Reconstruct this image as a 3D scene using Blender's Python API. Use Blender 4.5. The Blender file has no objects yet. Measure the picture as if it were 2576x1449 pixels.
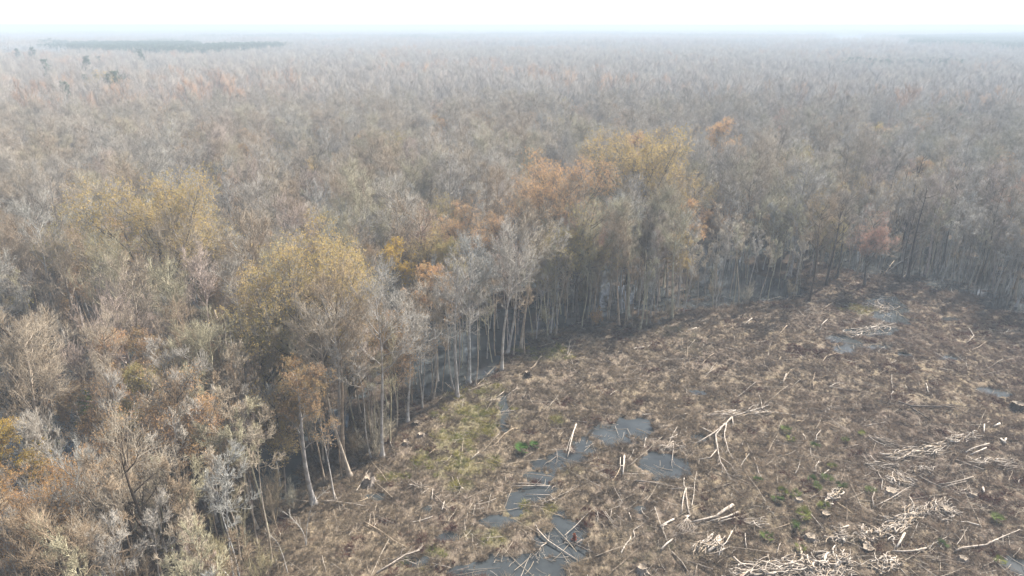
import bpy, math, random
import numpy as np
from math import radians as R, sin, cos, tan, pi

# ------------------------------------------------------------------ camera, sky, sun, exposure
S = bpy.context.scene
COL = S.collection
CAM_H = 50.0
PITCH = 21.06
FPX = 683.0 / 1024.0            # focal length / image width
cd = bpy.data.cameras.new('camera'); cam = bpy.data.objects.new('camera', cd); COL.objects.link(cam)
cam.location = (0, 0, CAM_H); cam.rotation_euler = (R(90 - PITCH), 0, 0)
cd.sensor_width = 36; cd.lens = 36 * FPX; cd.clip_start = 0.5; cd.clip_end = 40000
S.camera = cam

SUN_AZ, SUN_EL = 47.0, 44.0     # azimuth clockwise from the view direction (+Y)
W = bpy.data.worlds.new('World'); S.world = W; W.use_nodes = True
wn = W.node_tree.nodes; wl = W.node_tree.links; wn.clear()
sky = wn.new('ShaderNodeTexSky'); sky.sky_type = 'NISHITA'; sky.sun_disc = False
sky.sun_elevation = R(SUN_EL); sky.sun_rotation = R(SUN_AZ); sky.air_density = 1.0; sky.dust_density = 1.0; sky.ozone_density = 1.0
# thin white winter veil: the air near the horizon is nearly white all round
tc_ = wn.new('ShaderNodeTexCoord'); sx = wn.new('ShaderNodeSeparateXYZ'); wl.new(tc_.outputs['Generated'], sx.inputs[0])
mr = wn.new('ShaderNodeMapRange'); mr.inputs['From Min'].default_value = 0.0; mr.inputs['From Max'].default_value = 0.55; mr.inputs['To Min'].default_value = 1.0; mr.inputs['To Max'].default_value = 0.05
mr.interpolation_type = 'SMOOTHSTEP'; wl.new(sx.outputs['Z'], mr.inputs['Value'])
vm = wn.new('ShaderNodeMix'); vm.data_type = 'RGBA'; vm.inputs[7].default_value = (12.0, 12.2, 12.4, 1)
# the white glow of the haze round the sun
vd = wn.new('ShaderNodeVectorMath'); vd.operation = 'DOT_PRODUCT'; wl.new(tc_.outputs['Generated'], vd.inputs[0])
vd.inputs[1].default_value = (sin(R(SUN_AZ)) * cos(R(SUN_EL)), cos(R(SUN_AZ)) * cos(R(SUN_EL)), sin(R(SUN_EL)))
def wm(op, a, b):
    q = wn.new('ShaderNodeMath'); q.operation = op
    for s_, v_ in zip(q.inputs, (a, b)):
        if isinstance(v_, (int, float)): s_.default_value = v_
        else: wl.new(v_, s_)
    return q.outputs[0]
au = wm('ADD', wm('MULTIPLY', wm('POWER', wm('MAXIMUM', vd.outputs['Value'], 0.0), 5.0), 1.6), 0.85)
vs = wn.new('ShaderNodeVectorMath'); vs.operation = 'SCALE'; vs.inputs[0].default_value = (9.0, 9.2, 9.4); wl.new(au, vs.inputs['Scale']); wl.new(vs.outputs[0], vm.inputs[7])
wl.new(mr.outputs[0], vm.inputs[0]); wl.new(sky.outputs[0], vm.inputs[6])
bg = wn.new('ShaderNodeBackground'); bg.inputs['Strength'].default_value = 0.075
wo = wn.new('ShaderNodeOutputWorld')
wl.new(vm.outputs[2], bg.inputs[0]); wl.new(bg.outputs[0], wo.inputs[0])

sd = bpy.data.lights.new('sun', 'SUN'); sun = bpy.data.objects.new('sun', sd); COL.objects.link(sun)
sd.energy = 5.0; sd.angle = R(0.6); sd.color = (1.0, 0.965, 0.915)
sun.rotation_euler = (R(90 - SUN_EL), 0, R(180 - SUN_AZ))   # light travels away from the sun's azimuth
sun.location = (60, 60, 90)

S.view_settings.view_transform = 'Standard'; S.view_settings.look = 'None'
S.view_settings.exposure = 1.5; S.view_settings.gamma = 1.0; S.view_settings.use_curve_mapping = False
S.render.engine = 'CYCLES'
cy = S.cycles
cy.max_bounces = 4; cy.diffuse_bounces = 2; cy.glossy_bounces = 2; cy.transmission_bounces = 2
cy.volume_bounces = 1; cy.transparent_max_bounces = 6; cy.use_denoising = True
cy.caustics_reflective = False; cy.caustics_refractive = False

HAZE = 0.00076
rng = np.random.default_rng(7)
random.seed(7)

# ------------------------------------------------------------------ picture -> ground
_sp, _cp = sin(R(PITCH)), cos(R(PITCH))
def G(px, py, z=0.0):
    """ground (or height z) point seen at a point of the 2576 x 1449 wide photo"""
    x = (px / 2576.0 - 0.5) / FPX
    y = (py - 724.5) / 2576.0 / FPX
    d = (x, _cp - y * _sp, -_sp - y * _cp)
    t = (CAM_H - z) / -d[2]
    return (d[0] * t, d[1] * t)
K = 2576.0 / 3072.0
def Z1(x, y, z=0): return G(x / 1.99 * K, (1000 + y / 1.99) * K, z)
def Z2(x, y, z=0): return G((1000 + x / 2.307) * K, (1100 + y / 2.307) * K, z)
def Z3(x, y, z=0): return G((1900 + x / 2.198) * K, (1100 + y / 2.198) * K, z)
def Z4(x, y, z=0): return G((2000 + x / 2.403) * K, (700 + y / 2.403) * K, z)
def Z5(x, y, z=0): return G((900 + x / 2.07) * K, (600 + y / 2.07) * K, z)

# ------------------------------------------------------------------ value noise (numpy)
_perm = rng.random((256, 256)).astype(np.float32)
def vnoise(x, y, s, seed=0):
    x = np.asarray(x, float) / s + seed * 17.3 + 1000; y = np.asarray(y, float) / s + seed * 31.7 + 1000
    xi = np.floor(x).astype(int); yi = np.floor(y).astype(int); fx = x - xi; fy = y - yi
    fx = fx * fx * (3 - 2 * fx); fy = fy * fy * (3 - 2 * fy)
    g = lambda a, b: _perm[a % 256, b % 256]
    return (g(xi, yi) * (1 - fx) + g(xi + 1, yi) * fx) * (1 - fy) + (g(xi, yi + 1) * (1 - fx) + g(xi + 1, yi + 1) * fx) * fy
def fbm(x, y, s, seed=0, o=3):
    a = 0; w = 1; t = 0
    for k in range(o):
        a = a + w * vnoise(x, y, s / 2 ** k, seed + k); t += w; w *= .5
    return a / t

# ------------------------------------------------------------------ the clearing and its pools
EDGE_PX = [(640, 1560), (700, 1449), (742, 1290), (850, 1256), (893, 1196), (965, 1152), (1030, 1062), (1100, 1012), (1235, 962), (1330, 893),
           (1475, 822), (1560, 845), (1650, 838), (1740, 792), (1850, 775), (2000, 762), (2060, 735), (2110, 692), (2230, 695), (2330, 706), (2450, 735), (2576, 790), (2760, 850)]
EDGE = np.array([G(*p) for p in EDGE_PX])
CLEAR = np.array([(-16, 20)] + [tuple(p) for p in EDGE] + [(200, 118), (260, 60), (120, 5)])
def inside(poly, x, y):
    x = np.asarray(x, float); y = np.asarray(y, float)
    r = np.zeros(np.broadcast(x, y).shape, bool); j = len(poly) - 1
    for i in range(len(poly)):
        xi, yi = poly[i]; xj, yj = poly[j]
        c = ((yi > y) != (yj > y)) & (x < (xj - xi) * (y - yi) / (yj - yi + 1e-12) + xi)
        r ^= c; j = i
    return r
def edge_dist(x, y):
    """unsigned distance to the forest edge line"""
    x = np.asarray(x, float); y = np.asarray(y, float); best = np.full(x.shape, 1e9)
    for a, b in zip(EDGE[:-1], EDGE[1:]):
        ab = b - a; t = np.clip(((x - a[0]) * ab[0] + (y - a[1]) * ab[1]) / (ab @ ab), 0, 1)
        best = np.minimum(best, np.hypot(x - a[0] - t * ab[0], y - a[1] - t * ab[1]))
    return best
def BL(f, rows): return [(*f(a, b), rx, ry) for a, b, rx, ry in rows]
POOLS = (BL(Z2, [(1350, 1400, 6, 2.6), (1000, 1425, 3.5, 1.2), (1550, 1260, 3.2, 2.3), (1660, 1160, 1.6, 2), (1570, 1060, 1.2, 2), (1350, 905, 2.7, 1.5),
                 (1250, 970, 1.5, 1.5), (1130, 1080, 2.4, 1.1), (1400, 845, 2.5, .9), (1420, 765, 2.2, 1.2), (1500, 690, 2.5, 1.6), (1620, 630, 2.7, 1.5),
                 (1740, 560, 1.9, 2.3), (1900, 470, 3.2, 3), (2060, 430, 2.8, 2.5), (2130, 385, 1.6, 1.4), (1175, 270, .7, 3), (1190, 375, .9, 2.6), (640, 990, .8, .8),
                 (280, 905, 1.4, .8), (790, 1180, 1.3, .6), (600, 1350, 1.6, .8)])
         + BL(Z3, [(215, 650, 3.2, 2.9), (130, 655, 1.9, 1.5), (2565, 1340, 1.6, 1.8), (430, 470, 1, .8), (40, 940, 1, .8)])
         + BL(Z4, [(1600, 500, 3.2, 6), (1500, 505, 2.8, 2.4), (1600, 610, 3.2, 3.2), (1430, 715, 4.6, 2), (1540, 690, 3.2, 1.6), (1250, 765, 2.5, 2), (1290, 845, 2.1, 2), (1350, 800, 2.4, 2.2),
                   (1500, 820, 2.6, 1.2), (1720, 880, 1.4, 1.2), (2030, 900, 2.5, 1.1), (2060, 620, 2.2, 1.2), (2310, 1130, 2, 1), (2400, 1160, 2.2, .9), (220, 1150, 1.5, .9),
                   (2070, 370, 8, 4), (2220, 400, 7, 3.6), (2400, 425, 7, 5), (2530, 510, 7, 5), (2600, 440, 7, 5)]))
FPOOLS = (BL(Z5, [(600, 830, 9, 6), (720, 850, 7, 5), (880, 900, 6, 6), (910, 1080, 5, 6), (1000, 980, 5, 6), (1040, 1090, 4, 4), (1110, 820, 5, 5), (1280, 760, 6, 5), (1500, 725, 6, 5),
                  (1650, 640, 5, 5), (1820, 650, 5, 5), (330, 1040, 4, 4), (160, 1390, 2.5, 3), (1230, 880, 4, 3)])
          + BL(Z1, [(350, 400, 5, 6), (330, 600, 6, 6), (600, 230, 5, 6), (470, 600, 4, 4), (1640, 830, 2.2, 4), (1650, 910, 2.2, 2.5), (1550, 740, 2.5, 2.5), (700, 830, 2.5, 1.5), (1950, 560, 3, 3), (80, 440, 4, 5)])
          + BL(Z4, [(380, 250, 6, 7), (430, 400, 6, 6), (590, 380, 5, 7), (830, 380, 3, 4), (760, 460, 5, 3), (340, 160, 5, 6), (1020, 470, 2, 3), (1460, 220, 5, 7), (1300, 200, 4, 5), (420, 520, 4, 2), (1700, 230, 8, 4)]))
def blobs(x, y, rows):
    best = np.full(np.shape(x), -3.0)
    for cx, cy_, rx, ry in rows:
        best = np.maximum(best, 1 - np.sqrt(((x - cx) / rx) ** 2 + ((y - cy_) / ry) ** 2))
    return best
def ground_z(x, y):
    x = np.asarray(x, float); y = np.asarray(y, float)
    cl = inside(CLEAR, x, y)
    n1 = fbm(x, y, 3.2, 1); n2 = fbm(x, y, 1.1, 5, 2); n3 = fbm(x, y, 14, 9)
    zc = .20 + .27 * (n1 - .5) + .26 * (n2 - .5) + .16 * (n3 - .5)
    b = blobs(x, y, POOLS)
    n4 = fbm(x, y, .9, 15, 2)
    depth = b + .85 * (n1 - .5) + .75 * (n4 - .5) + .16
    pool = -.30 + 0 * x
    m = np.clip((depth + .08) / .75, 0, 1); m = m * m * (3 - 2 * m)
    zc = zc * (1 - m) + pool * m
    fb = blobs(x, y, FPOOLS) + .5 * (n1 - .5) + .25
    wet = fbm(x, y, 22, 21)
    zf = .02 + .9 * (wet - .5) + .4 * (n1 - .5) + .15 * (n2 - .5)
    mf = np.clip((fb + .1) / .3, 0, 1)
    zf = np.clip(zf, -.35, .5) * (1 - mf) + -.30 * mf
    e = edge_dist(x, y)
    k = np.clip(e / 3.0, 0, 1)
    return np.where(cl, zc, zf * k + zc * (1 - k))

# ------------------------------------------------------------------ mesh helpers
def new_mesh(name, V, F, mats, mi=None, smooth=False, n=3):
    """V (N,3) array, F (M,n) int array"""
    me = bpy.data.meshes.new(name)
    V = np.asarray(V, np.float32); F = np.asarray(F, np.int32)
    me.vertices.add(len(V)); me.vertices.foreach_set('co', V.ravel())
    me.loops.add(F.size); me.loops.foreach_set('vertex_index', F.ravel())
    me.polygons.add(len(F)); me.polygons.foreach_set('loop_start', np.arange(0, F.size, n, dtype=np.int32))
    me.polygons.foreach_set('loop_total', np.full(len(F), n, np.int32))
    if mi is not None: me.polygons.foreach_set('material_index', np.asarray(mi, np.int32))
    if smooth: me.polygons.foreach_set('use_smooth', np.ones(len(F), bool))
    for m in mats: me.materials.append(m)
    me.update(calc_edges=True); me.validate()
    return me
class Geo:
    def __init__(s): s.V = []; s.F = []; s.M = []; s.n = 0
    def add(s, V, F, m=0):
        s.V.append(V); s.F.append(F + s.n); s.M.append(np.full(len(F), m)); s.n += len(V)
    def get(s): return np.concatenate(s.V), np.concatenate(s.F), np.concatenate(s.M)
    def mesh(s, name, mats, smooth=False):
        V, F, M = s.get(); return new_mesh(name, V, F, mats, M, smooth)
def norm(a): return a / (np.linalg.norm(a, axis=-1, keepdims=True) + 1e-9)
def tubes(P, Rr, sides, rg=None, cap=False):
    """P (N,K,3) polylines, Rr (N,K) radii -> triangles"""
    N, Kk, _ = P.shape
    T = np.empty_like(P); T[:, 1:-1] = P[:, 2:] - P[:, :-2]; T[:, 0] = P[:, 1] - P[:, 0]; T[:, -1] = P[:, -1] - P[:, -2]
    T = norm(T)
    ref = np.where(np.abs(T[:, :1, 2:3]) > .9, np.array([1., 0, 0]), np.array([0, 0, 1.]))
    A = norm(np.cross(T, np.broadcast_to(ref, T.shape))); B = np.cross(T, A)
    th = np.arange(sides) * 2 * pi / sides
    V = P[:, :, None, :] + Rr[:, :, None, None] * (A[:, :, None, :] * np.cos(th)[None, None, :, None] + B[:, :, None, :] * np.sin(th)[None, None, :, None])
    V = V.reshape(-1, 3)
    i = np.arange(N)[:, None, None] * Kk * sides; k = np.arange(Kk - 1)[None, :, None] * sides; q = np.arange(sides)[None, None, :]
    a = (i + k + q); b = (i + k + (q + 1) % sides); c = b + sides; d = a + sides
    F = np.stack([np.stack([a, b, c], -1), np.stack([a, c, d], -1)], -2).reshape(-1, 3)
    if cap:
        ex = []
        for n0 in range(N):
            for base, rev in ((n0 * Kk * sides, True), ((n0 * Kk + Kk - 1) * sides, False)):
                for q0 in range(1, sides - 1):
                    ex.append((base, base + q0 + 1, base + q0) if rev else (base, base + q0, base + q0 + 1))
        F = np.concatenate([F, np.array(ex)])
    return V, F
def spikes(P0, P1, r):
    """three-sided pyramids from P0 to P1"""
    N = len(P0); D = norm(P1 - P0)
    ref = np.where(np.abs(D[:, 2:3]) > .9, np.array([1., 0, 0]), np.array([0, 0, 1.]))
    A = norm(np.cross(D, ref)); B = np.cross(D, A)
    V = np.empty((N, 4, 3))
    for k in range(3): V[:, k] = P0 + np.reshape(r, (-1, 1)) * (A * cos(k * 2.0944) + B * sin(k * 2.0944))
    V[:, 3] = P1
    F = (np.arange(N)[:, None, None] * 4 + np.array([[0, 1, 3], [1, 2, 3], [2, 0, 3]])[None]).reshape(-1, 3)
    return V.reshape(-1, 3), F
def grow(P, n, t0, t1, ang, length, k, up, wob, rg, fall=.4, angj=.35):
    """children of polylines P: n each, between t0 and t1 along; returns polylines (N*n,k+1,3)"""
    N, Kk, _ = P.shape
    t = (np.arange(n)[None, :] + rg.random((N, n))) / n; t = t0 + (t1 - t0) * t
    f = t * (Kk - 1); i = np.minimum(f.astype(int), Kk - 2); fr = (f - i)[..., None]
    idx = np.arange(N)[:, None]
    base = P[idx, i] * (1 - fr) + P[idx, i + 1] * fr; tan_ = norm(P[idx, i + 1] - P[idx, i])
    phi = rg.random((N, n)) * 6.283
    ref = np.where(np.abs(tan_[..., 2:3]) > .9, np.array([1., 0, 0]), np.array([0, 0, 1.]))
    A = norm(np.cross(tan_, ref)); B = np.cross(tan_, A)
    an = ang + angj * (rg.random((N, n)) - .5) * 2
    side = A * np.cos(phi)[..., None] + B * np.sin(phi)[..., None]
    d = norm(tan_ * np.cos(an)[..., None] + side * np.sin(an)[..., None])
    L = length * (.65 + .7 * rg.random((N, n))) * (1 - fall * (t - t0) / (t1 - t0 + 1e-6))
    base = base.reshape(-1, 3); d = d.reshape(-1, 3); L = L.reshape(-1, 1)
    out = np.empty((len(base), k + 1, 3)); out[:, 0] = base; p = base
    for j in range(k):
        d = norm(d + np.array([0, 0, up]) / k + wob * (rg.random(d.shape) - .5)); p = p + d * L / k; out[:, j + 1] = p
    return out

# ------------------------------------------------------------------ materials
def mat(name, build, rough=.9, spec=.2):
    m = bpy.data.materials.new(name); m.use_nodes = True; n = m.node_tree.nodes; l = m.node_tree.links
    b = n['Principled BSDF']; b.inputs['Roughness'].default_value = rough; b.inputs['Specular IOR Level'].default_value = spec
    build(n, l, b); return m
def nz(n, l, scale, vec, detail=3, rough=.6, dist=0):
    t = n.new('ShaderNodeTexNoise'); t.inputs['Scale'].default_value = scale; t.inputs['Detail'].default_value = detail
    t.inputs['Roughness'].default_value = rough; t.inputs['Distortion'].default_value = dist
    if vec is not None: l.new(vec, t.inputs['Vector'])
    return t.outputs['Fac']
def ramp(n, l, fac, stops):
    r = n.new('ShaderNodeValToRGB'); e = r.color_ramp.elements
    while len(e) < len(stops): e.new(.5)
    for q, (p, c) in zip(e, stops): q.position = p; q.color = (*c, 1)
    l.new(fac, r.inputs[0]); return r.outputs[0]
def mix(n, l, fac, a, b, mode='MIX'):
    x = n.new('ShaderNodeMix'); x.data_type = 'RGBA'; x.blend_type = mode
    for s, v in ((x.inputs[0], fac), (x.inputs[6], a), (x.inputs[7], b)):
        if isinstance(v, bpy.types.NodeSocket): l.new(v, s)
        elif isinstance(v, (int, float)): s.default_value = v
        else: s.default_value = (*v, 1)
    return x.outputs[2]
def pos(n): return n.new('ShaderNodeNewGeometry').outputs['Position']
def tint(n, l, col):
    """multiply by the tint each copy carries"""
    a = n.new('ShaderNodeAttribute'); a.attribute_type = 'INSTANCER'; a.attribute_name = 'tint'
    return mix(n, l, 1.0, col, a.outputs['Color'], 'MULTIPLY')
def bump(n, l, b, h, s, d):
    x = n.new('ShaderNodeBump'); x.inputs['Strength'].default_value = s; x.inputs['Distance'].default_value = d
    l.new(h, x.inputs['Height']); l.new(x.outputs[0], b.inputs['Normal'])

def plant_mat(name, stops, scale=.9, big=.03, bigcols=None):
    def f(n, l, b):
        p = pos(n); c = ramp(n, l, nz(n, l, scale, p, 3, .6), stops)
        c = tint(n, l, c); l.new(c, b.inputs['Base Color'])
    return mat(name, f, .95, .1)
M = {}
M['bark'] = plant_mat('bark', [(.3, (.19, .165, .14)), (.5, (.32, .285, .25)), (.72, (.46, .43, .39))], 1.6)
M['dark_bark'] = plant_mat('dark_bark', [(.3, (.045, .035, .028)), (.55, (.09, .072, .058)), (.75, (.15, .125, .105))], 1.6)
M['twig'] = plant_mat('twig', [(.35, (.19, .165, .135)), (.5, (.29, .262, .222)), (.68, (.405, .372, .325))], .6)
M['leaf'] = plant_mat('leaf', [(.3, (.62, .52, .40)), (.45, (.78, .80, .66)), (.58, (.95, .88, .85)), (.72, (1.05, 1.05, .95))], .55)
def glow_through(m):
    n, l = m.node_tree.nodes, m.node_tree.links; b = n['Principled BSDF']; src = b.inputs['Base Color'].links[0].from_socket
    t = n.new('ShaderNodeBsdfTranslucent'); l.new(src, t.inputs[0]); x = n.new('ShaderNodeMixShader'); x.inputs[0].default_value = .45
    l.new(b.outputs[0], x.inputs[1]); l.new(t.outputs[0], x.inputs[2]); l.new(x.outputs[0], n['Material Output'].inputs['Surface'])
glow_through(M['leaf'])
M['needle'] = plant_mat('needle', [(.3, (.016, .035, .016)), (.7, (.05, .085, .035))], .9)
M['grass_blade'] = plant_mat('grass_blade', [(.3, (.55, .55, .55)), (.7, (1.1, 1.1, 1.1))], 2.5); glow_through(M['grass_blade'])
def far_canopy(n, l, b):
    p = pos(n)
    c = ramp(n, l, nz(n, l, .11, p, 2, .6), [(.25, (.19, .172, .155)), (.5, (.26, .24, .22)), (.65, (.31, .285, .26)), (.78, (.33, .255, .20))])
    l.new(tint(n, l, c), b.inputs['Base Color'])
M['far_canopy'] = mat('far_canopy', far_canopy, .95, .1)
def weathered(n, l, b):
    p = pos(n); o = n.new('ShaderNodeTexCoord').outputs['Object']
    c = ramp(n, l, nz(n, l, 3.5, p, 4, .65), [(.28, (.17, .135, .10)), (.42, (.40, .345, .28)), (.6, (.58, .52, .45)), (.78, (.70, .645, .575))])
    l.new(tint(n, l, c), b.inputs['Base Color']); bump(n, l, b, nz(n, l, 14, p, 3), .5, .03)
M['bleached_wood'] = mat('bleached_wood', weathered, .85, .2)
def rotten(n, l, b):
    p = pos(n)
    c = ramp(n, l, nz(n, l, 4, p, 4, .65), [(.3, (.045, .034, .026)), (.5, (.12, .095, .075)), (.7, (.25, .21, .175))])
    l.new(tint(n, l, c), b.inputs['Base Color']); bump(n, l, b, nz(n, l, 12, p, 3), .6, .04)
M['dark_wood'] = mat('dark_wood', rotten, .9, .2)
def cut(n, l, b):
    p = pos(n)
    l.new(ramp(n, l, nz(n, l, 9, p, 3), [(.3, (.16, .12, .085)), (.7, (.36, .29, .21))]), b.inputs['Base Color'])
M['cut_wood'] = mat('cut_wood', cut, .8, .2)
def groundm(n, l, b):
    p = pos(n)
    at = n.new('ShaderNodeAttribute'); at.attribute_name = 'zone'     # r: forest floor, g: green growth, b: mud near pools
    sep = n.new('ShaderNodeSeparateColor'); l.new(at.outputs['Color'], sep.inputs[0])
    m1 = n.new('ShaderNodeMapping'); m1.inputs['Scale'].default_value = (1, .35, 1); m1.inputs['Rotation'].default_value = (0, 0, .7); l.new(p, m1.inputs[0])
    fine = nz(n, l, 3.2, m1.outputs[0], 6, .75, .6)
    mid = nz(n, l, .55, p, 5, .65, .3); big = nz(n, l, .05, p, 3)
    c = ramp(n, l, fine, [(.3, (.06, .048, .034)), (.45, (.16, .13, .092)), (.58, (.26, .215, .155)), (.74, (.38, .325, .245))])
    c = mix(n, l, 1, c, ramp(n, l, mid, [(.3, (.55, .46, .42)), (.5, (.95, .92, .9)), (.7, (1.2, 1.15, 1.0))]), 'MULTIPLY')
    c = mix(n, l, 1, c, ramp(n, l, big, [(.35, (.88, .84, .9)), (.65, (1.08, 1.04, .95))]), 'MULTIPLY')
    g = ramp(n, l, fine, [(.3, (.05, .05, .02)), (.6, (.18, .165, .06)), (.75, (.30, .28, .11))])
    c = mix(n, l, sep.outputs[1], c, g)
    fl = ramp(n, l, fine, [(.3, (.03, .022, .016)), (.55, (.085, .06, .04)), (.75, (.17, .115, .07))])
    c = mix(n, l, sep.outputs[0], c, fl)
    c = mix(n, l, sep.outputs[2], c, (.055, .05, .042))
    l.new(c, b.inputs['Base Color']); bump(n, l, b, nz(n, l, 2.6, m1.outputs[0], 6, .75, .6), 1.0, .35)
M['ground'] = mat('boggy_ground', groundm, .95, .15)
def waterm(n, l, b):
    p = pos(n)
    l.new(ramp(n, l, nz(n, l, .35, p, 3), [(.3, (.026, .028, .027)), (.7, (.052, .056, .054))]), b.inputs['Base Color'])
    b.inputs['IOR'].default_value = 1.33; b.inputs['Specular IOR Level'].default_value = .5
    bump(n, l, b, nz(n, l, 2.2, p, 2), .03, .05)
M['water'] = mat('swamp_water', waterm, .03, .5)
def hazem(n, l, b):
    n.remove(b); v = n.new('ShaderNodeVolumePrincipled'); v.inputs['Color'].default_value = (.52, .595, .66, 1)
    v.inputs['Density'].default_value = HAZE; v.inputs['Anisotropy'].default_value = 0.0
    l.new(v.outputs[0], n['Material Output'].inputs['Volume'])
mh = bpy.data.materials.new('haze_air'); mh.use_nodes = True; hazem(mh.node_tree.nodes, mh.node_tree.links, mh.node_tree.nodes['Principled BSDF'])

# ------------------------------------------------------------------ linking and tagging
def link(name, me, parent=None, loc=(0, 0, 0)):
    o = bpy.data.objects.new(name, me); COL.objects.link(o); o.location = loc
    if parent is not None: o.parent = parent
    return o
def tag(o, label=None, cat=None, group=None, kind=None):
    if label: o['label'] = label
    if cat: o['category'] = cat
    if group: o['group'] = group
    if kind: o['kind'] = kind
    return o
def settint(o, c): o['tint'] = [float(v) for v in c]

# ------------------------------------------------------------------ ground, water, haze
def build_ground():
    xs = np.concatenate([[-12500, -6000, -2500, -1200, -600, -350, -230, -170, -140], np.arange(-125, -45, 1.2), np.arange(-45, 112, .42), np.arange(112, 160, 1.2), [175, 230, 350, 600, 1200, 2500, 6000, 12500]])
    ys = np.concatenate([[-12500, -3000, -500, -100, -30, 0, 12, 22], np.arange(30, 140, .42), np.arange(140, 230, 1.2), [245, 280, 340, 450, 600, 900, 1500, 3000, 6000, 12500]])
    X, Y = np.meshgrid(xs, ys); Zz = ground_z(X, Y)
    far = np.clip((np.hypot(X, Y) - 230) / 150, 0, 1); Zz = Zz * (1 - far) + .12 * far
    nx, ny = len(xs), len(ys)
    V = np.stack([X, Y, Zz], -1).reshape(-1, 3)
    i = (np.arange(ny - 1)[:, None] * nx + np.arange(nx - 1)[None]).ravel()
    F = np.stack([i, i + 1, i + nx + 1, i + nx], -1)
    me = new_mesh('ground', V, F, [M['ground']], None, True, 4)
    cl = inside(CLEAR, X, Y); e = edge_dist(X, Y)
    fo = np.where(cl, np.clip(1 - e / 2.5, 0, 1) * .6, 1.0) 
    gr = np.clip((green(X, Y) + .25 * (fbm(X, Y, 2, 40) - .5)) * .9, 0, .5) * np.where(cl, 1, .4)
    mud = np.clip((.06 - Zz) / .12, 0, 1) * .9
    ca = me.color_attributes.new('zone', 'FLOAT_COLOR', 'POINT')
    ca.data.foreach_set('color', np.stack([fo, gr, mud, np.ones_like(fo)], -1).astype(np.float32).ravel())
    tag(link('ground', me), 'boggy brown ground of the cleared swamp and forest floor', kind='structure')
    s = 12400
    me = new_mesh('water', [(-s, -200, 0), (s, -200, 0), (s, s, 0), (-s, s, 0)], [(0, 1, 2, 3)], [M['water']], n=4)
    tag(link('water', me), 'still dark swamp water in pools and among the trunks', kind='structure')
GREENS = (BL(Z2, [(850, 520, 3.2, 4), (730, 610, 3, 2.5), (1000, 330, 6, 4), (880, 700, 4, 3), (620, 680, 2, 1.5), (1000, 430, 3, 3), (380, 780, 2, 1), (880, 830, 2, 1.5), (1080, 660, 2, 1.5),
                  (1650, 730, 1.5, 1), (1250, 1010, 1.2, 1), (1110, 1200, 1.8, 1.6), (1280, 940, 1.3, .9), (1500, 1010, 1.4, 1.2), (960, 1160, 1.2, 1), (1850, 460, 1.3, 1), (1960, 460, 1, 1),
                  (1560, 380, 1.2, 1.4), (700, 1300, 1.5, 1), (1330, 1050, 1.2, 1.6), (560, 1400, 1.2, .8)]) + BL(Z4, [(1410, 560, 4, 3)]) + BL(Z5, [(1500, 960, 5, 3), (1100, 1190, 5, 3)]))
def green(x, y): return np.clip(blobs(x, y, GREENS) + .2, 0, 1)
build_ground()

def box_mesh(name, x0, x1, y0, y1, z0, z1, mats):
    V = [(x, y, z) for z in (z0, z1) for y in (y0, y1) for x in (x0, x1)]
    return new_mesh(name, V, [(0, 2, 3, 1), (4, 5, 7, 6), (0, 1, 5, 4), (2, 6, 7, 3), (0, 4, 6, 2), (1, 3, 7, 5)], mats, n=4)
tag(link('haze', box_mesh('haze', -12700, 12700, -12700, 12700, -1.4, CAM_H + 3, [mh])), 'pale blue winter haze over the swamp', kind='stuff')

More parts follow.
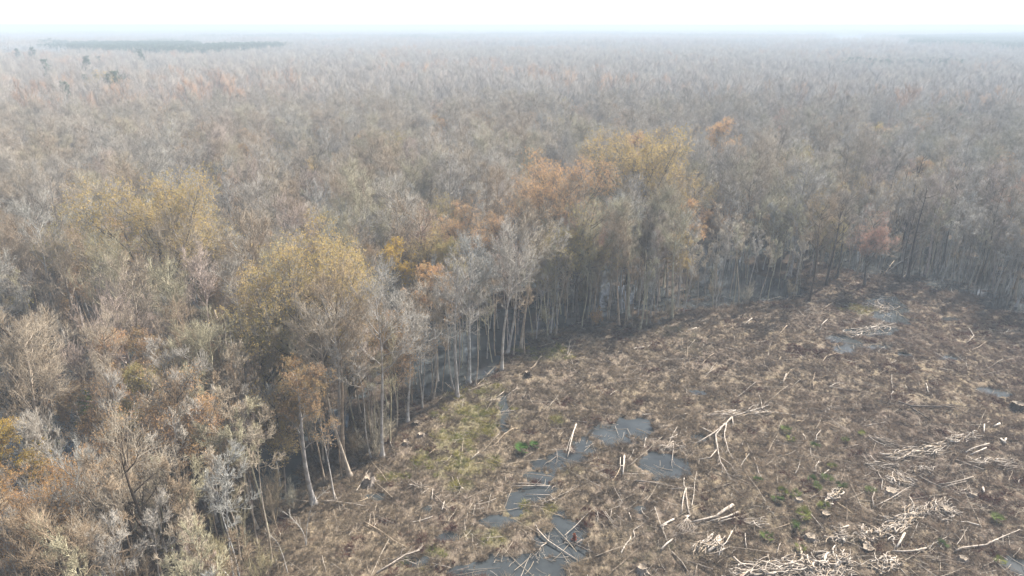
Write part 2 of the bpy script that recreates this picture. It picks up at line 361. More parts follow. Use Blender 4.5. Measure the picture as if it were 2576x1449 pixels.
# ------------------------------------------------------------------ plant forms
def tall_tree(rg, H=22, spread=3.6, clear=.5, limbs=14, lean=.5, thick=.26, up=.9, twr=.016, leaf=0, leafsize=.3, dens=1.0, fork=False, dead=0.0):
    """returns wood Geo and crown Geo (crown slots: 0 twig, 1 leaf)"""
    wood, crown = Geo(), Geo()
    k = 9; t = np.linspace(0, 1, k + 1)
    ph = rg.random() * 6.28
    P = np.stack([lean * np.sin(t * 2.1) * cos(ph) + .25 * np.sin(t * 6 + ph), lean * np.sin(t * 2.1) * sin(ph) + .25 * np.cos(t * 5 + ph), t * H * .96], -1)
    P -= P[0]
    rad = thick * (1 - .86 * t ** 1.1); rad[0] *= 2.1; rad[1] *= 1.06
    # flared butt
    P = np.insert(P, 1, P[0] + (P[1] - P[0]) * .3, 0); rad = np.insert(rad, 1, thick * 1.35)
    wood.add(*tubes(P[None], rad[None], 8))
    L1 = grow(P[None], limbs, clear, .99, .95, spread * 1.2, 5, up, .5, rg, .42)
    if fork:
        big = grow(P[None], 6, clear * .78, clear * 1.1, .85, spread * 1.55, 6, .55, .45, rg, .2)
        r = thick * .5 * np.linspace(1, .25, 7)[None].repeat(len(big), 0)
        wood.add(*tubes(big, r, 6)); L0 = grow(big, 4, .35, .98, .6, spread * .85, 5, .6, .4, rg, .4)
        L1 = np.concatenate([L1, L0])
    r1 = thick * .26 * np.linspace(1, .2, 6)[None].repeat(len(L1), 0) * (.7 + .5 * rg.random((len(L1), 1)))
    wood.add(*tubes(L1, r1, 5))
    L2 = grow(L1, max(2, int(8 * dens)), .2, 1, .75, spread * .40, 3, .35, .5, rg, .4)
    r2 = np.array([.032, .024, .016, .008])[None].repeat(len(L2), 0)
    crown.add(*tubes(L2, r2 * (twr / .016), 3))
    if dead < .5:
        L3 = grow(L2, max(2, int(6 * dens)), .15, 1, .65, spread * .27, 2, .45, .5, rg, .35)
        r3 = np.array([twr, twr * .8, twr * .3])[None].repeat(len(L3), 0)
        crown.add(*tubes(L3, r3, 3))
        L4 = grow(L3, 3, .1, 1, .6, spread * .17, 1, .3, .5, rg, .3)
        crown.add(*spikes(L4[:, 0], L4[:, 1], np.full(len(L4), twr * .8)))
        if leaf:
            src = np.concatenate([L4[:, 1], L3[:, 2]]); n = len(src)
            # leafy patches, not an even coat
            ctr = L1[rg.integers(0, len(L1), 9), -1]
            q = rg.integers(0, n, int(leaf)); c0 = src[q]
            keep = (np.min(np.linalg.norm(c0[:, None] - ctr[None], axis=-1), 1) < spread * (.6 + .4 * rg.random(len(c0)))) | (rg.random(len(c0)) < .4)
            add_leaves(crown, c0[keep] + (rg.random((keep.sum(), 3)) - .5) * .35, leafsize, rg, 1)
    return wood, crown
def add_leaves(geo, c, size, rg, m):
    n = len(c); d = norm(rg.random((n, 3)) - .5 + np.array([0, 0, -.15])); s = norm(np.cross(d, rg.random((n, 3)) - .5))
    L = size * (.6 + .8 * rg.random((n, 1))); w = L * .42
    V = np.stack([c, c + d * L * .5 + s * w, c + d * L + np.array([0, 0, -.05]), c + d * L * .5 - s * w], 1).reshape(-1, 3)
    F = (np.arange(n)[:, None, None] * 4 + np.array([[0, 1, 2], [0, 2, 3]])[None]).reshape(-1, 3)
    geo.add(V, F, m)
def sapling(rg, H=12, spread=1.5, thick=.085, lean=1.0, leaf=0):
    wood, crown = Geo(), Geo(); k = 8; t = np.linspace(0, 1, k + 1); ph = rg.random() * 6.28
    P = np.stack([lean * t ** 1.6 * cos(ph) + .12 * np.sin(t * 9 + ph), lean * t ** 1.6 * sin(ph) + .12 * np.cos(t * 8), t * H], -1); P -= P[0]
    rad = thick * (1 - .85 * t); rad[0] *= 1.5
    wood.add(*tubes(P[None], rad[None], 5))
    L1 = grow(P[None], 20, .38, .99, .62, spread * 1.5, 4, .9, .3, rg, .6)
    wood.add(*tubes(L1, np.array([.03, .024, .018, .012, .006])[None].repeat(len(L1), 0), 3))
    L2 = grow(L1, 7, .15, 1, .6, spread * .55, 2, .5, .4, rg)
    crown.add(*tubes(L2, np.array([.016, .012, .006])[None].repeat(len(L2), 0), 3))
    L3 = grow(L2, 4, .1, 1, .6, spread * .3, 1, .3, .4, rg); crown.add(*spikes(L3[:, 0], L3[:, 1], np.full(len(L3), .012)))
    if leaf: add_leaves(crown, L3[rg.integers(0, len(L3), leaf), 1], .26, rg, 1)
    return wood, crown
def shrub(rg, H=4.5, spread=2.2, leaf=0, stems=9, twr=.014):
    wood, crown = Geo(), Geo()
    b = np.zeros((1, 2, 3)); b[0, 1, 2] = .25
    st = grow(b, stems, 0, 1, .45, H * .95, 4, .5, .35, rg, 0, .3)
    wood.add(*tubes(st, np.array([.045, .036, .028, .018, .01])[None].repeat(len(st), 0), 4))
    L2 = grow(st, 9, .25, 1, .65, spread * .62, 3, .5, .45, rg); crown.add(*tubes(L2, np.array([.02, .016, .012, .006])[None].repeat(len(L2), 0), 3))
    L3 = grow(L2, 6, .1, 1, .65, spread * .33, 1, .3, .4, rg); crown.add(*spikes(L3[:, 0], L3[:, 1], np.full(len(L3), twr)))
    L4 = grow(L3, 2, .2, 1, .65, spread * .2, 1, .3, .4, rg); crown.add(*spikes(L4[:, 0], L4[:, 1], np.full(len(L4), twr * .8)))
    if leaf: add_leaves(crown, L4[rg.integers(0, len(L4), leaf), 1], .24, rg, 1)
    return wood, crown
def pine(rg, H=22, spread=3.4, n=26, per=26):
    wood, crown = Geo(), Geo(); t = np.linspace(0, 1, 6); P = np.stack([.3 * np.sin(t * 3), .2 * np.sin(t * 4), t * H], -1)
    wood.add(*tubes(P[None], (.26 * (1 - .8 * t))[None], 6))
    L1 = grow(P[None], n, .52, .98, 1.15, spread * 1.2, 3, .6, .3, rg, .65); wood.add(*tubes(L1, np.array([.07, .05, .035, .02])[None].repeat(len(L1), 0), 3))
    f = rg.random((len(L1), per)); ends = L1[:, 1:2] * (1 - f[..., None]) + L1[:, 3:4] * f[..., None]
    c = ends.reshape(-1, 3) + (rg.random((len(L1) * per, 3)) - .5) * np.array([1.6, 1.6, .9])
    d = norm(rg.random(c.shape) - .5 + np.array([0, 0, .35])) * (.6 + .5 * rg.random((len(c), 1)))
    crown.add(*spikes(c, c + d, np.full(len(c), .11)), 2)
    return wood, crown
def far_tree(rg, H=21, spread=4.2, n=120, r=.042):
    g = Geo(); t = np.linspace(0, 1, 3); P = np.stack([.3 * np.sin(t * 3), 0 * t, t * H * .9], -1)
    g.add(*tubes(P[None], (.2 * (1 - .7 * t))[None], 3))
    L1 = grow(P[None], 9, .5, .98, .8, spread * 1.3, 2, .9, .3, rg, .5); g.add(*tubes(L1, np.array([.08, .06, .03])[None].repeat(9, 0), 3))
    L2 = grow(L1, n // 9, .2, 1, .65, spread * .62, 1, .5, .5, rg); g.add(*spikes(L2[:, 0], L2[:, 1], np.full(len(L2), r)))
    L3 = grow(L2, 3, .2, 1, .65, spread * .34, 1, .3, .4, rg); g.add(*spikes(L3[:, 0], L3[:, 1], np.full(len(L3), r * .8)))
    return g
def tussock(rg, n=70, L=.75, spread=.55, w=.022, flat=.5):
    g = Geo(); a = rg.random(n) * 6.283; r = spread * np.sqrt(rg.random(n)) * .6
    P0 = np.stack([r * np.cos(a), r * np.sin(a), np.full(n, -.08)], -1)
    lean = .7 + .8 * flat * rg.random(n); b = a + (rg.random(n) - .5) * 1.6
    LL = L * (.5 + .7 * rg.random(n))
    d = np.stack([np.cos(b) * np.sin(lean), np.sin(b) * np.sin(lean), np.cos(lean)], -1)
    P1 = P0 + d * LL[:, None] * .55
    P2 = P1 + norm(d + np.array([0, 0, -.9]) * rg.random((n, 1))) * LL[:, None] * .55
    PP = np.stack([P0, P1, P2], 1)
    g.add(*tubes(PP, np.array([w, w * .9, w * .25])[None].repeat(n, 0), 3))
    return g

# forms: (wood, crown) geos
FORMS = {}
def rg_(s): return np.random.default_rng(s)
for k in range(6):
    FORMS['tall', k] = tall_tree(rg_(100 + k), 20.0 + 2.0 * rg_(k).random(), 4.2 + 1.2 * rg_(k + 50).random(), [.58, .6, .54, .66, .58, .5][k], 13 + k % 3 * 2, .5 + .5 * (k % 2), .22 + .03 * (k % 3), up=.6)
for k in range(3):
    FORMS['broad', k] = tall_tree(rg_(140 + k), 19.0, 5.6, .45, 13, .8, .34, .45, fork=True, dens=.9, twr=.018)
for k in range(4):
    FORMS['gold', k] = tall_tree(rg_(160 + k), 18.5, [6.0, 5.0, 4.0, 8.0][k], .5, 13, .6, .32, .45, fork=k != 2, dens=1.0, leaf=[21000, 16000, 11000, 30000][k], leafsize=.14)
for k in range(3):
    FORMS['pole', k] = tall_tree(rg_(150 + k), 17 + 1.5 * k, 2.5 + .4 * k, [.6, .52, .66][k], 11, .7, .125, up=.7)
for k in range(2):
    FORMS['slim', k] = tall_tree(rg_(170 + k), 14 + 1.6 * k, 1.7 + .25 * k, [.6, .68][k], 9, .7, .095, up=.8)
    FORMS['snag', k] = tall_tree(rg_(180 + k), 17, 3.0, .45, 9, 1.0, .22, .5, dens=.5, dead=1)
for k in range(5):
    FORMS['sapling', k] = sapling(rg_(200 + k), 10.5 + k, 1.2 + .25 * k, .07 + .012 * k, .6 + .4 * k)
FORMS['leafsap', 0] = sapling(rg_(230), 10, 1.7, .08, .6, 1500)
for k in range(3): FORMS['shrub', k] = shrub(rg_(250 + k), 4 + k * .9, 2.0 + .3 * k)
FORMS['leafshrub', 0] = shrub(rg_(260), 4.5, 2.3, 1800)
for k in range(2): FORMS['pine', k] = pine(rg_(300 + k))
MESH = {}
def parts(key):
    """(trunk mesh, crown mesh) of a form; dark trunks have a mesh of their own"""
    if key not in MESH:
        w, c = FORMS[key[0], key[1]]; dark = len(key) > 2
        MESH[key] = (w.mesh('trunk', [M['dark_bark'] if dark or key[0] == 'gold' and key[1] != 2 else M['bark']], True), c.mesh('crown', [M['twig'], M['leaf'], M['needle']]))
    return MESH[key]
def whole(key, name):
    w, c = FORMS[key]; g = Geo(); V, F, m = w.get(); g.add(V, F, 0); g.M[-1][:] = 0
    V, F, m = c.get(); g.V.append(V); g.F.append(F + g.n); g.M.append(m + 1); g.n += len(V)
    me = g.mesh(name, [M['dark_bark'] if key[0] in ('gold',) else M['bark'], M['twig'], M['leaf'], M['needle']]); return me

TINTS = dict(grey=(1.0, 1.0, 1.0), warm=(1.02, .93, .80), pink=(1.02, .90, .87), olive=(.96, .95, .74), pale=(1.12, 1.11, 1.08), brown=(.86, .72, .56), dark=(.62, .58, .55), cool=(.92, .98, 1.02))
LEAF = dict(gold=(.52, .395, .18), olive=(.42, .35, .16), orange=(.62, .40, .22), rust=(.52, .31, .14), brown=(.40, .28, .165), green=(.19, .24, .07), pink=(.46, .27, .22), yellow=(.58, .40, .09))

def plant(name, key, x, y, scale, rot, label, cat, group=None, twig='grey', leaf=None, tilt=(0, 0), names=('trunk', 'crown'), zs=None):
    z = float(ground_z(np.array([x]), np.array([y]))[0]) - .12
    o = bpy.data.objects.new(name, None); COL.objects.link(o); o.empty_display_size = .5
    o.location = (x, y, z); o.rotation_euler = (tilt[0], tilt[1], rot); s = scale; o.scale = (s, s, zs if zs else s)
    tag(o, label, cat, group)
    tr, cr = parts(key)
    a = link(names[0], tr, o); settint(a, TINTS[twig] if isinstance(twig, str) else twig)
    b = link(names[1], cr, o); c = TINTS[twig] if isinstance(twig, str) else twig
    settint(b, LEAF[leaf] if leaf else c)
    return o
# leaf trees: twig slot of the crown would take the leaf tint too, so leaf crowns get a darker plain twig material
def leafparts():
    def tw(n, l, b):
        l.new(ramp(n, l, nz(n, l, .6, pos(n)), [(.35, (.16, .135, .105)), (.68, (.30, .265, .22))]), b.inputs['Base Color'])
    m = mat('leafy_twig', tw, .95, .1)
    M['leafy_twig'] = m
leafparts()
for kk in [k for k in FORMS if k[0] in ('gold', 'leafsap', 'leafshrub')]:
    w, c = FORMS[kk]; MESH[kk] = (w.mesh('trunk', [M['dark_bark'] if kk[0] == 'gold' and kk[1] != 2 else M['bark']], True), c.mesh('crown', [M['leafy_twig'], M['leaf'], M['needle']]))

# ------------------------------------------------------------------ single trees that can be picked out in the photo
HERO = []
def hero(key, px, py, label, cat='tree', name='bare_tree', zref=0.0, scale=1.0, twig='grey', leaf=None, rot=None, tilt=(0, 0), group=None, zs=None):
    """px,py: where the foot (zref 0) or the point at height zref shows in the photo"""
    if key[0] == 'gold' and zref > 13: scale *= 1.12; zref = 20.5 * scale - 1.0
    if key[0] == 'gold' and 7.5 < zref < 10: zref = 20.5 * scale - 1.0
    x, y = G(px, py, zref)
    HERO.append((x, y, (4.6 if key[0] in ('gold', 'broad') else 2.4) * scale)); random_rot = rot if rot is not None else (px * 7.31 + py) % 6.28
    return plant(name, key, x, y, scale, random_rot, label, cat, group, twig, leaf, tilt, zs=zs)
D = 'd'
hero(('tall', 0), 962, 1152, 'tall straight bare tree with flared foot standing alone at the clearing edge')
hero(('tall', 3), 880, 1198, 'bare tree leaning slightly, nearest the hollow stump', tilt=(0, -.05), scale=1.02, twig='warm')
hero(('tall', 1), 866, 1176, 'tall bare tree with rusty upper twigs beside the leaning edge tree', twig='brown', scale=1.05)
hero(('tall', 4), 858, 1165, 'slim grey trunked bare tree at the back of the edge cluster', scale=.95)
hero(('tall', 0), 1262, 932, 'pale bare tree leaning left over the flooded forest edge', tilt=(0, -.13), scale=.98, twig='pale')
hero(('tall', 3), 1310, 878, 'large round crowned bare tree with straight pale trunk at the clearing edge', scale=1.1, twig='warm')
hero(('gold', 1), 1455, 812, 'dark twin trunked tree with golden olive leaves where the edge bends', name='golden_tree', leaf='olive', scale=1.02)
hero(('tall', 2, D), 1470, 808, 'dark trunked bare tree twinned with the olive leaved edge tree', twig='olive', scale=.98)
hero(('tall', 5), 1178, 962, 'bare tree with trunk rising from black water at the forest edge', twig='cool')
hero(('tall', 2), 1150, 1000, 'grey bare tree standing at the mossy corner of the forest edge', scale=.92)
hero(('tall', 1), 1025, 1062, 'thin bare tree on the edge above the two low stumps', scale=.8, twig='pale')
hero(('tall', 5, D), 2078, 722, 'dark leaning bare tree at the far bend of the clearing', tilt=(0, .1), scale=.9, twig='dark')
hero(('tall', 0, D), 2035, 760, 'dark straight bare tree beside the far thicket edge', scale=.9, twig='brown')
hero(('tall', 4, D), 2105, 700, 'dark slim bare tree at the far corner of the clearing', scale=.85, twig='dark')
hero(('gold', 3), 385, 530, 'widest golden crowned oak in the left forest', name='golden_tree', zref=18.5, leaf='gold', scale=1.05)
hero(('gold', 0), 225, 560, 'olive yellow tree left of the widest golden oak', name='golden_tree', zref=17, leaf='olive', scale=.85)
hero(('gold', 3), 1610, 398, 'broad golden oak rising above the middle of the forest', name='golden_tree', zref=19.5, leaf='gold', scale=1.1)
hero(('gold', 3), 1420, 465, 'orange topped tree left of the broad golden oak', name='golden_tree', zref=18, leaf='orange', scale=.95)
hero(('gold', 1), 1180, 530, 'orange crowned tree with a thin flat top', name='golden_tree', zref=18, leaf='orange', scale=.85)
hero(('gold', 1), 1290, 535, 'pale orange tree behind the large round bare crown', name='golden_tree', zref=17, leaf='orange', scale=.8)
hero(('gold', 2), 840, 610, 'small golden tree behind the olive gold oak', name='golden_tree', zref=17.5, leaf='gold', scale=.95)
hero(('gold', 3), 780, 690, 'olive gold oak just inside the forest edge', name='golden_tree', zref=18, leaf='gold', scale=.95)
hero(('gold', 0), 850, 780, 'brown orange leaved tree above the leaning edge trees', name='golden_tree', zref=17, leaf='brown', scale=.8)
hero(('gold', 2), 1085, 665, 'bright orange tree among grey crowns', name='golden_tree', zref=17, leaf='orange', scale=.85)
hero(('gold', 2), 988, 605, 'narrow yellow tree among grey crowns', name='golden_tree', zref=17, leaf='yellow', scale=.75)
hero(('gold', 2), 1730, 512, 'orange domed tree right of the pink maple', name='golden_tree', zref=18, leaf='orange', scale=.78)
hero(('gold', 2), 1602, 335, 'small orange tree far above the broad golden oak', name='golden_tree', zref=18, leaf='orange', scale=1.0)
hero(('gold', 2), 1568, 365, 'small yellow tree beside the far orange tree', name='golden_tree', zref=17, leaf='yellow', scale=.85)
hero(('gold', 2), 1820, 300, 'pale orange tree in the hazy right forest', name='golden_tree', zref=18, leaf='orange', scale=1.1)
hero(('gold', 1), 2190, 640, 'pinkish red tree near the far clearing corner', name='red_maple', zref=7, leaf='pink', scale=.75)
hero(('gold', 1), 1490, 530, 'pink grey maple behind the dark twin trunked tree', name='red_maple', zref=18, leaf='pink', scale=.85)
hero(('gold', 1), 1075, 545, 'dull pink maple left of the thin flat orange crown', name='red_maple', zref=17, leaf='pink', scale=.7)
hero(('gold', 3), 100, 1250, 'rust orange tree filling the lower left corner', name='rusty_tree', zref=9, leaf='rust', scale=.62)
hero(('gold', 0), 30, 1330, 'second rusty tree at the very lower left edge', name='rusty_tree', zref=8, leaf='rust', scale=.5)
hero(('gold', 2), 5, 1090, 'bright yellow leaved tree cut by the left picture edge', name='golden_tree', zref=13, leaf='yellow', scale=.7)
hero(('gold', 1), 680, 1000, 'golden brown tree above the narrow flooded gap', name='golden_tree', zref=14, leaf='gold', scale=.6)
hero(('gold', 2), 745, 920, 'brown orange tree in front of the olive gold oak', name='golden_tree', zref=15, leaf='brown', scale=.8)
hero(('gold', 2), 530, 880, 'low rusty orange tree deep among grey saplings', name='rusty_tree', zref=9, leaf='rust', scale=.5)
hero(('leafshrub', 0), 250, 1030, 'light green leafy bush beside the dark flooded hollow', cat='bush', name='green_bush', zref=4, leaf='green', scale=1.25)
hero(('leafshrub', 0), 120, 1130, 'small green bush at the foot of the double trunk', cat='bush', name='green_bush', zref=3, leaf='green', scale=.8)
hero(('broad', 2, D), 142, 1190, 'big brown crowned tree standing in the flooded hollow', scale=.98, twig='brown', tilt=(0, -.06))
hero(('tall', 5), 160, 1180, 'bare tree twinned with the big tree of the flooded hollow', twig='warm', scale=.9)
hero(('broad', 1, D), 415, 1500, 'great dark trunked tree rising from the bottom edge', twig='warm', scale=.9)
hero(('snag', 0), 240, 1380, 'pale broken snag with mossy trunk near the fallen logs', name='dead_tree', scale=.72)
hero(('broad', 2, D), 540, 600, 'dark limbed bare tree right of the widest golden oak', zref=17, scale=.8, twig='grey')
hero(('snag', 1, D), 605, 590, 'dark forked dead tree among pale crowns', name='dead_tree', zref=15, scale=.95, twig='dark')
hero(('snag', 0), 85, 570, 'leaning pale dead tree at the left among bare crowns', name='dead_tree', zref=15, scale=1.0, tilt=(0, -.15), twig='pale')
hero(('snag', 1), 150, 555, 'pale forked dead tree beside the leaning one', name='dead_tree', zref=15, scale=.95, twig='pale')
hero(('snag', 1, D), 2262, 430, 'lone dark limbed tall tree above the hazy right forest', name='dead_tree', zref=17, scale=1.15, twig='dark')
hero(('snag', 0, D), 2490, 420, 'tall dark pole tree near the right picture edge', name='dead_tree', zref=18, scale=1.15, twig='dark')
hero(('snag', 0, D), 2415, 300, 'thin dark pole tree far in the right forest', name='dead_tree', zref=18, scale=1.15, twig='dark')
hero(('snag', 1, D), 2000, 395, 'dark bare pole tree right of the broad golden oak', name='dead_tree', zref=18, scale=1.1, twig='dark')
hero(('broad', 0, D), 1020, 500, 'dark fan shaped bare tree in the middle forest', zref=17, scale=.95, twig='brown')
hero(('broad', 2, D), 1810, 400, 'dark bare tree by a bright gap in the forest', zref=16, scale=.9, twig='dark')  # dark bark and dark twig tint
hero(('snag', 0), 2225, 690, 'pale tree toppled sideways at the far clearing corner', name='dead_tree', tilt=(0, .85), scale=.6, twig='pale', rot=0)

re_ = rg_(77)
for k in range(34):
    px, py = 1450 + 1100 * re_.random(), 215 + 330 * re_.random()
    if py > 640 - .08 * (2576 - px): continue
    far_ = 'far back' if py < 330 else 'half way back'
    hero(('pole', k % 3, D) if k % 2 else ('snag', k % 2, D), px, py, 'thin dark pole tree %s in the %s, %s' % (far_, 'right forest' if px > 2050 else 'centre right forest', ('standing straight', 'slightly tilted')[k % 2]), name='dead_tree', zref=18, scale=1.1 + .15 * re_.random(), twig='dark', tilt=((re_.random() - .5) * .1, (k % 2) * .12 * (re_.random() - .5)), group='dark pole trees of the right forest')

# ------------------------------------------------------------------ filling the forest
def jitter(x0, x1, y0, y1, s, seed):
    r = rg_(seed); X, Y = np.meshgrid(np.arange(x0, x1, s), np.arange(y0, y1, s))
    return (X + (r.random(X.shape) - .5) * s * .95).ravel(), (Y + (r.random(X.shape) - .5) * s * .95).ravel()
def wedge(x, y, ang=46, back=10, side=0):
    return (np.abs(np.arctan2(x, y + back)) < R(ang))
GAPS = BL(Z5, [(620, 850, 10, 8), (900, 1050, 8, 8), (1000, 950, 7, 9), (1280, 760, 6, 7)]) + BL(Z1, [(340, 560, 8, 11), (1640, 880, 4, 7), (600, 300, 6, 6)]) + BL(Z4, [(400, 330, 8, 10), (590, 400, 6, 10), (1460, 230, 6, 7), (830, 380, 4, 6)])
def forest_ok(x, y, margin=1.0, gap=0.0, hero_r=1.0):
    ok = ~inside(CLEAR, x, y); e = edge_dist(x, y)
    ok &= e > margin * (1 - .8 * (x > 60))
    d2 = np.full(x.shape, 1e9)
    for hx, hy, hr in HERO: d2 = np.minimum(d2, ((x - hx) ** 2 + (y - hy) ** 2) / (hr * hero_r) ** 2)
    ok &= d2 > 1
    if gap > 0: ok &= ~((blobs(x, y, GAPS) > 0) & (rg_(5).random(x.shape) < gap))
    return ok
ND = 340
def in_view(x, y, h):
    """does the foot-to-top line fall in the photo"""
    zc = y * _cp - (0 - CAM_H) * 0
    res = []
    for z in (h * .6, h):
        dz = z - CAM_H; f = y * _cp - dz * _sp; u = y * _sp + dz * _cp
        px = x / f * FPX; py = u / f * FPX
        res.append((np.abs(px) < .5) & (np.abs(py) < .2815))
    return res[0] | res[1]

def tint_field(x, y, r):
    """tint of bare crowns: varies per tree, evens out with distance, cooler rightwards"""
    a = fbm(x, y, 60, 60); b = fbm(x, y, 25, 70); n = len(x)
    pal = np.array([TINTS[k] for k in ('grey', 'warm', 'pink', 'olive', 'pale', 'brown', 'cool', 'dark')])
    w = np.array([.18, .22, .06, .18, .08, .18, .06, .04])
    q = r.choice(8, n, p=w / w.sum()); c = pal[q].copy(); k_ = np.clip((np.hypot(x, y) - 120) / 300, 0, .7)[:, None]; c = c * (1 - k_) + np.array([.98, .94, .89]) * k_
    right = np.clip(x / (np.abs(y) + 50) * 1.6, -1, 1)[:, None]
    c = c * (1 + .1 * (a - .5))[:, None] * np.where(right > 0, 1 - right * np.array([.10, .06, .0]), 1 - -right * np.array([-.02, .02, .07]))
    return c * (.88 + .24 * r.random((n, 1)))

def points_object(name, protos, rows, label):
    """rows: list of (x,y,z,rot,scale,proto,tint rgb,tiltx,tilty); one object, geometry nodes"""
    a = np.asarray(rows, float)
    me = bpy.data.meshes.new(name); me.vertices.add(len(a)); me.vertices.foreach_set('co', a[:, 0:3].astype(np.float32).ravel())
    def at(nm, ty, data, key='value'):
        q = me.attributes.new(nm, ty, 'POINT'); q.data.foreach_set(key, data)
    rot = np.stack([a[:, 9], a[:, 10], a[:, 3]], -1)
    at('turn', 'FLOAT_VECTOR', rot.astype(np.float32).ravel(), 'vector')
    at('size', 'FLOAT', a[:, 4].astype(np.float32)); at('form', 'INT', a[:, 5].astype(np.int32))
    at('tint', 'FLOAT_COLOR', np.concatenate([a[:, 6:9], np.ones((len(a), 1))], 1).astype(np.float32).ravel(), 'color')
    pc = bpy.data.collections.new(name + '_forms')
    for i, pm in enumerate(protos):
        pc.objects.link(bpy.data.objects.new('%s_form_%02d' % (name, i), pm))
    ng = bpy.data.node_groups.new(name + '_scatter', 'GeometryNodeTree')
    ng.interface.new_socket('Geometry', in_out='INPUT', socket_type='NodeSocketGeometry'); ng.interface.new_socket('Geometry', in_out='OUTPUT', socket_type='NodeSocketGeometry')
    n, l = ng.nodes, ng.links
    gi = n.new('NodeGroupInput'); go = n.new('NodeGroupOutput'); mp = n.new('GeometryNodeMeshToPoints'); ip = n.new('GeometryNodeInstanceOnPoints'); ci = n.new('GeometryNodeCollectionInfo')
    ci.inputs['Collection'].default_value = pc; ci.inputs['Separate Children'].default_value = True; ci.inputs['Reset Children'].default_value = True
    def na(nm, ty):
        q = n.new('GeometryNodeInputNamedAttribute'); q.data_type = ty; q.inputs['Name'].default_value = nm; return q.outputs['Attribute']
    l.new(gi.outputs[0], mp.inputs['Mesh']); l.new(mp.outputs[0], ip.inputs['Points']); l.new(ci.outputs[0], ip.inputs['Instance'])
    ip.inputs['Pick Instance'].default_value = True
    l.new(na('form', 'INT'), ip.inputs['Instance Index'])
    er = n.new('FunctionNodeEulerToRotation'); l.new(na('turn', 'FLOAT_VECTOR'), er.inputs[0]); l.new(er.outputs[0], ip.inputs['Rotation'])
    l.new(na('size', 'FLOAT'), ip.inputs['Scale']); l.new(ip.outputs[0], go.inputs[0])
    o = link(name, me); md = o.modifiers.new('scatter', 'NODES'); md.node_group = ng
    tag(o, label, None, None, 'stuff'); return o

def rows_of(x, y, form, scale, tintc, r, tilt=.05, z=None):
    n = len(x); z = ground_z(x, y) - .12 if z is None else z
    return np.stack([x, y, z, r.random(n) * 6.283, scale, form, tintc[:, 0], tintc[:, 1], tintc[:, 2], (r.random(n) - .5) * 2 * tilt, (r.random(n) - .5) * 2 * tilt], -1)

# tall bare trees
x, y = jitter(-330, 340, 16, ND, 5.5, 11)
ok = wedge(x, y, 50, 18) & (np.hypot(x, y) < ND) & forest_ok(x, y, .8, .9)
ok &= ~((blobs(x, y, GAPS[4:6]) > 0) & (rg_(6).random(x.shape) < .8))
ok &= ~((np.abs(x) < 14) & (y < 40)) & ~((y < 57) & (rg_(8).random(x.shape) < .85)); x, y = x[ok], y[ok]
r = rg_(12); n = len(x)
kind = r.choice(14, n, p=[.09] * 6 + [.035, .035, .03, .02, .02] + [.11, .11, .10])      # 6 tall, 3 broad, 2 snag
keys = [('tall', i) for i in range(6)] + [('broad', i) for i in range(3)] + [('snag', i) for i in range(2)] + [('pole', i) for i in range(3)]
sc = .72 + .36 * r.random(n) ** .8; sc *= np.where(y < 60, .86, 1)
tc = tint_field(x, y, r); rotv = r.random(n) * 6.283
leafy = (fbm(x, y, 30, 90) > .54) & (r.random(n) < .30) | (r.random(n) < .02) | (edge_dist(x, y) < 45) & (y < 150) & (r.random(n) < .09)
vis = in_view(x, y, 20 * sc); dist = np.hypot(x, y)
order = np.argsort(np.where(vis & ~leafy, dist / sc, 1e9)); indiv = set(order[:262].tolist())
zone_edge = edge_dist(x, y); labels = {}
GRP = 'bare trees of the flooded forest'
LM = [(G(*p, z), nm) for p, z, nm in [((962, 1152), 0, 'the tall straight edge tree'), ((385, 540), 17, 'the widest golden oak'), ((1610, 420), 17, 'the broad golden oak'), ((780, 700), 16, 'the olive gold oak'),
    ((100, 1260), 8, 'the rust orange tree'), ((200, 1060), 0, 'the flooded hollow'), ((930, 1215), 0, 'the hollow stump'), ((1262, 932), 0, 'the leaning pale tree'), ((1310, 878), 0, 'the round crowned edge tree'), ((1460, 812), 0, 'the olive leaved edge tree'),
    ((400, 1440), 0, 'the great dark trunk'), ((240, 1380), 0, 'the mossy snag'), ((250, 1040), 2, 'the green bush'), ((1085, 670), 16, 'the bright orange tree'), ((988, 610), 16, 'the narrow yellow tree'), ((10, 1095), 12, 'the yellow tree at the left'),
    ((690, 1160), 0, 'the narrow flooded gap'), ((680, 1020), 12, 'the golden brown tree'), ((2080, 720), 0, 'the dark leaning far tree'), ((1490, 540), 16, 'the pink grey maple'), ((540, 610), 16, 'the dark limbed tree'), ((1090, 900), 0, 'the open black water'),
    ((850, 1250), 0, 'the trailing pale branch'), ((620, 1300), 0, 'the lower middle thicket'), ((560, 900), 8, 'the low rusty tree'), ((840, 620), 16, 'the small golden tree'), ((1740, 790), 0, 'the shaded bay'), ((1900, 770), 0, 'the far thicket edge')]]
def relate(px, py, lm):
    (lx, ly), nm = min(lm, key=lambda q: (q[0][0] - px) ** 2 + (q[0][1] - py) ** 2); dx, dy = px - lx, py - ly; d = math.hypot(dx, dy)
    w = ('right of' if dx > 0 else 'left of') if abs(dx) > abs(dy) else ('behind' if dy > 0 else 'in front of')
    return ('close ' if d < 6 else '' if d < 13 else 'well ') + w + ' ' + nm
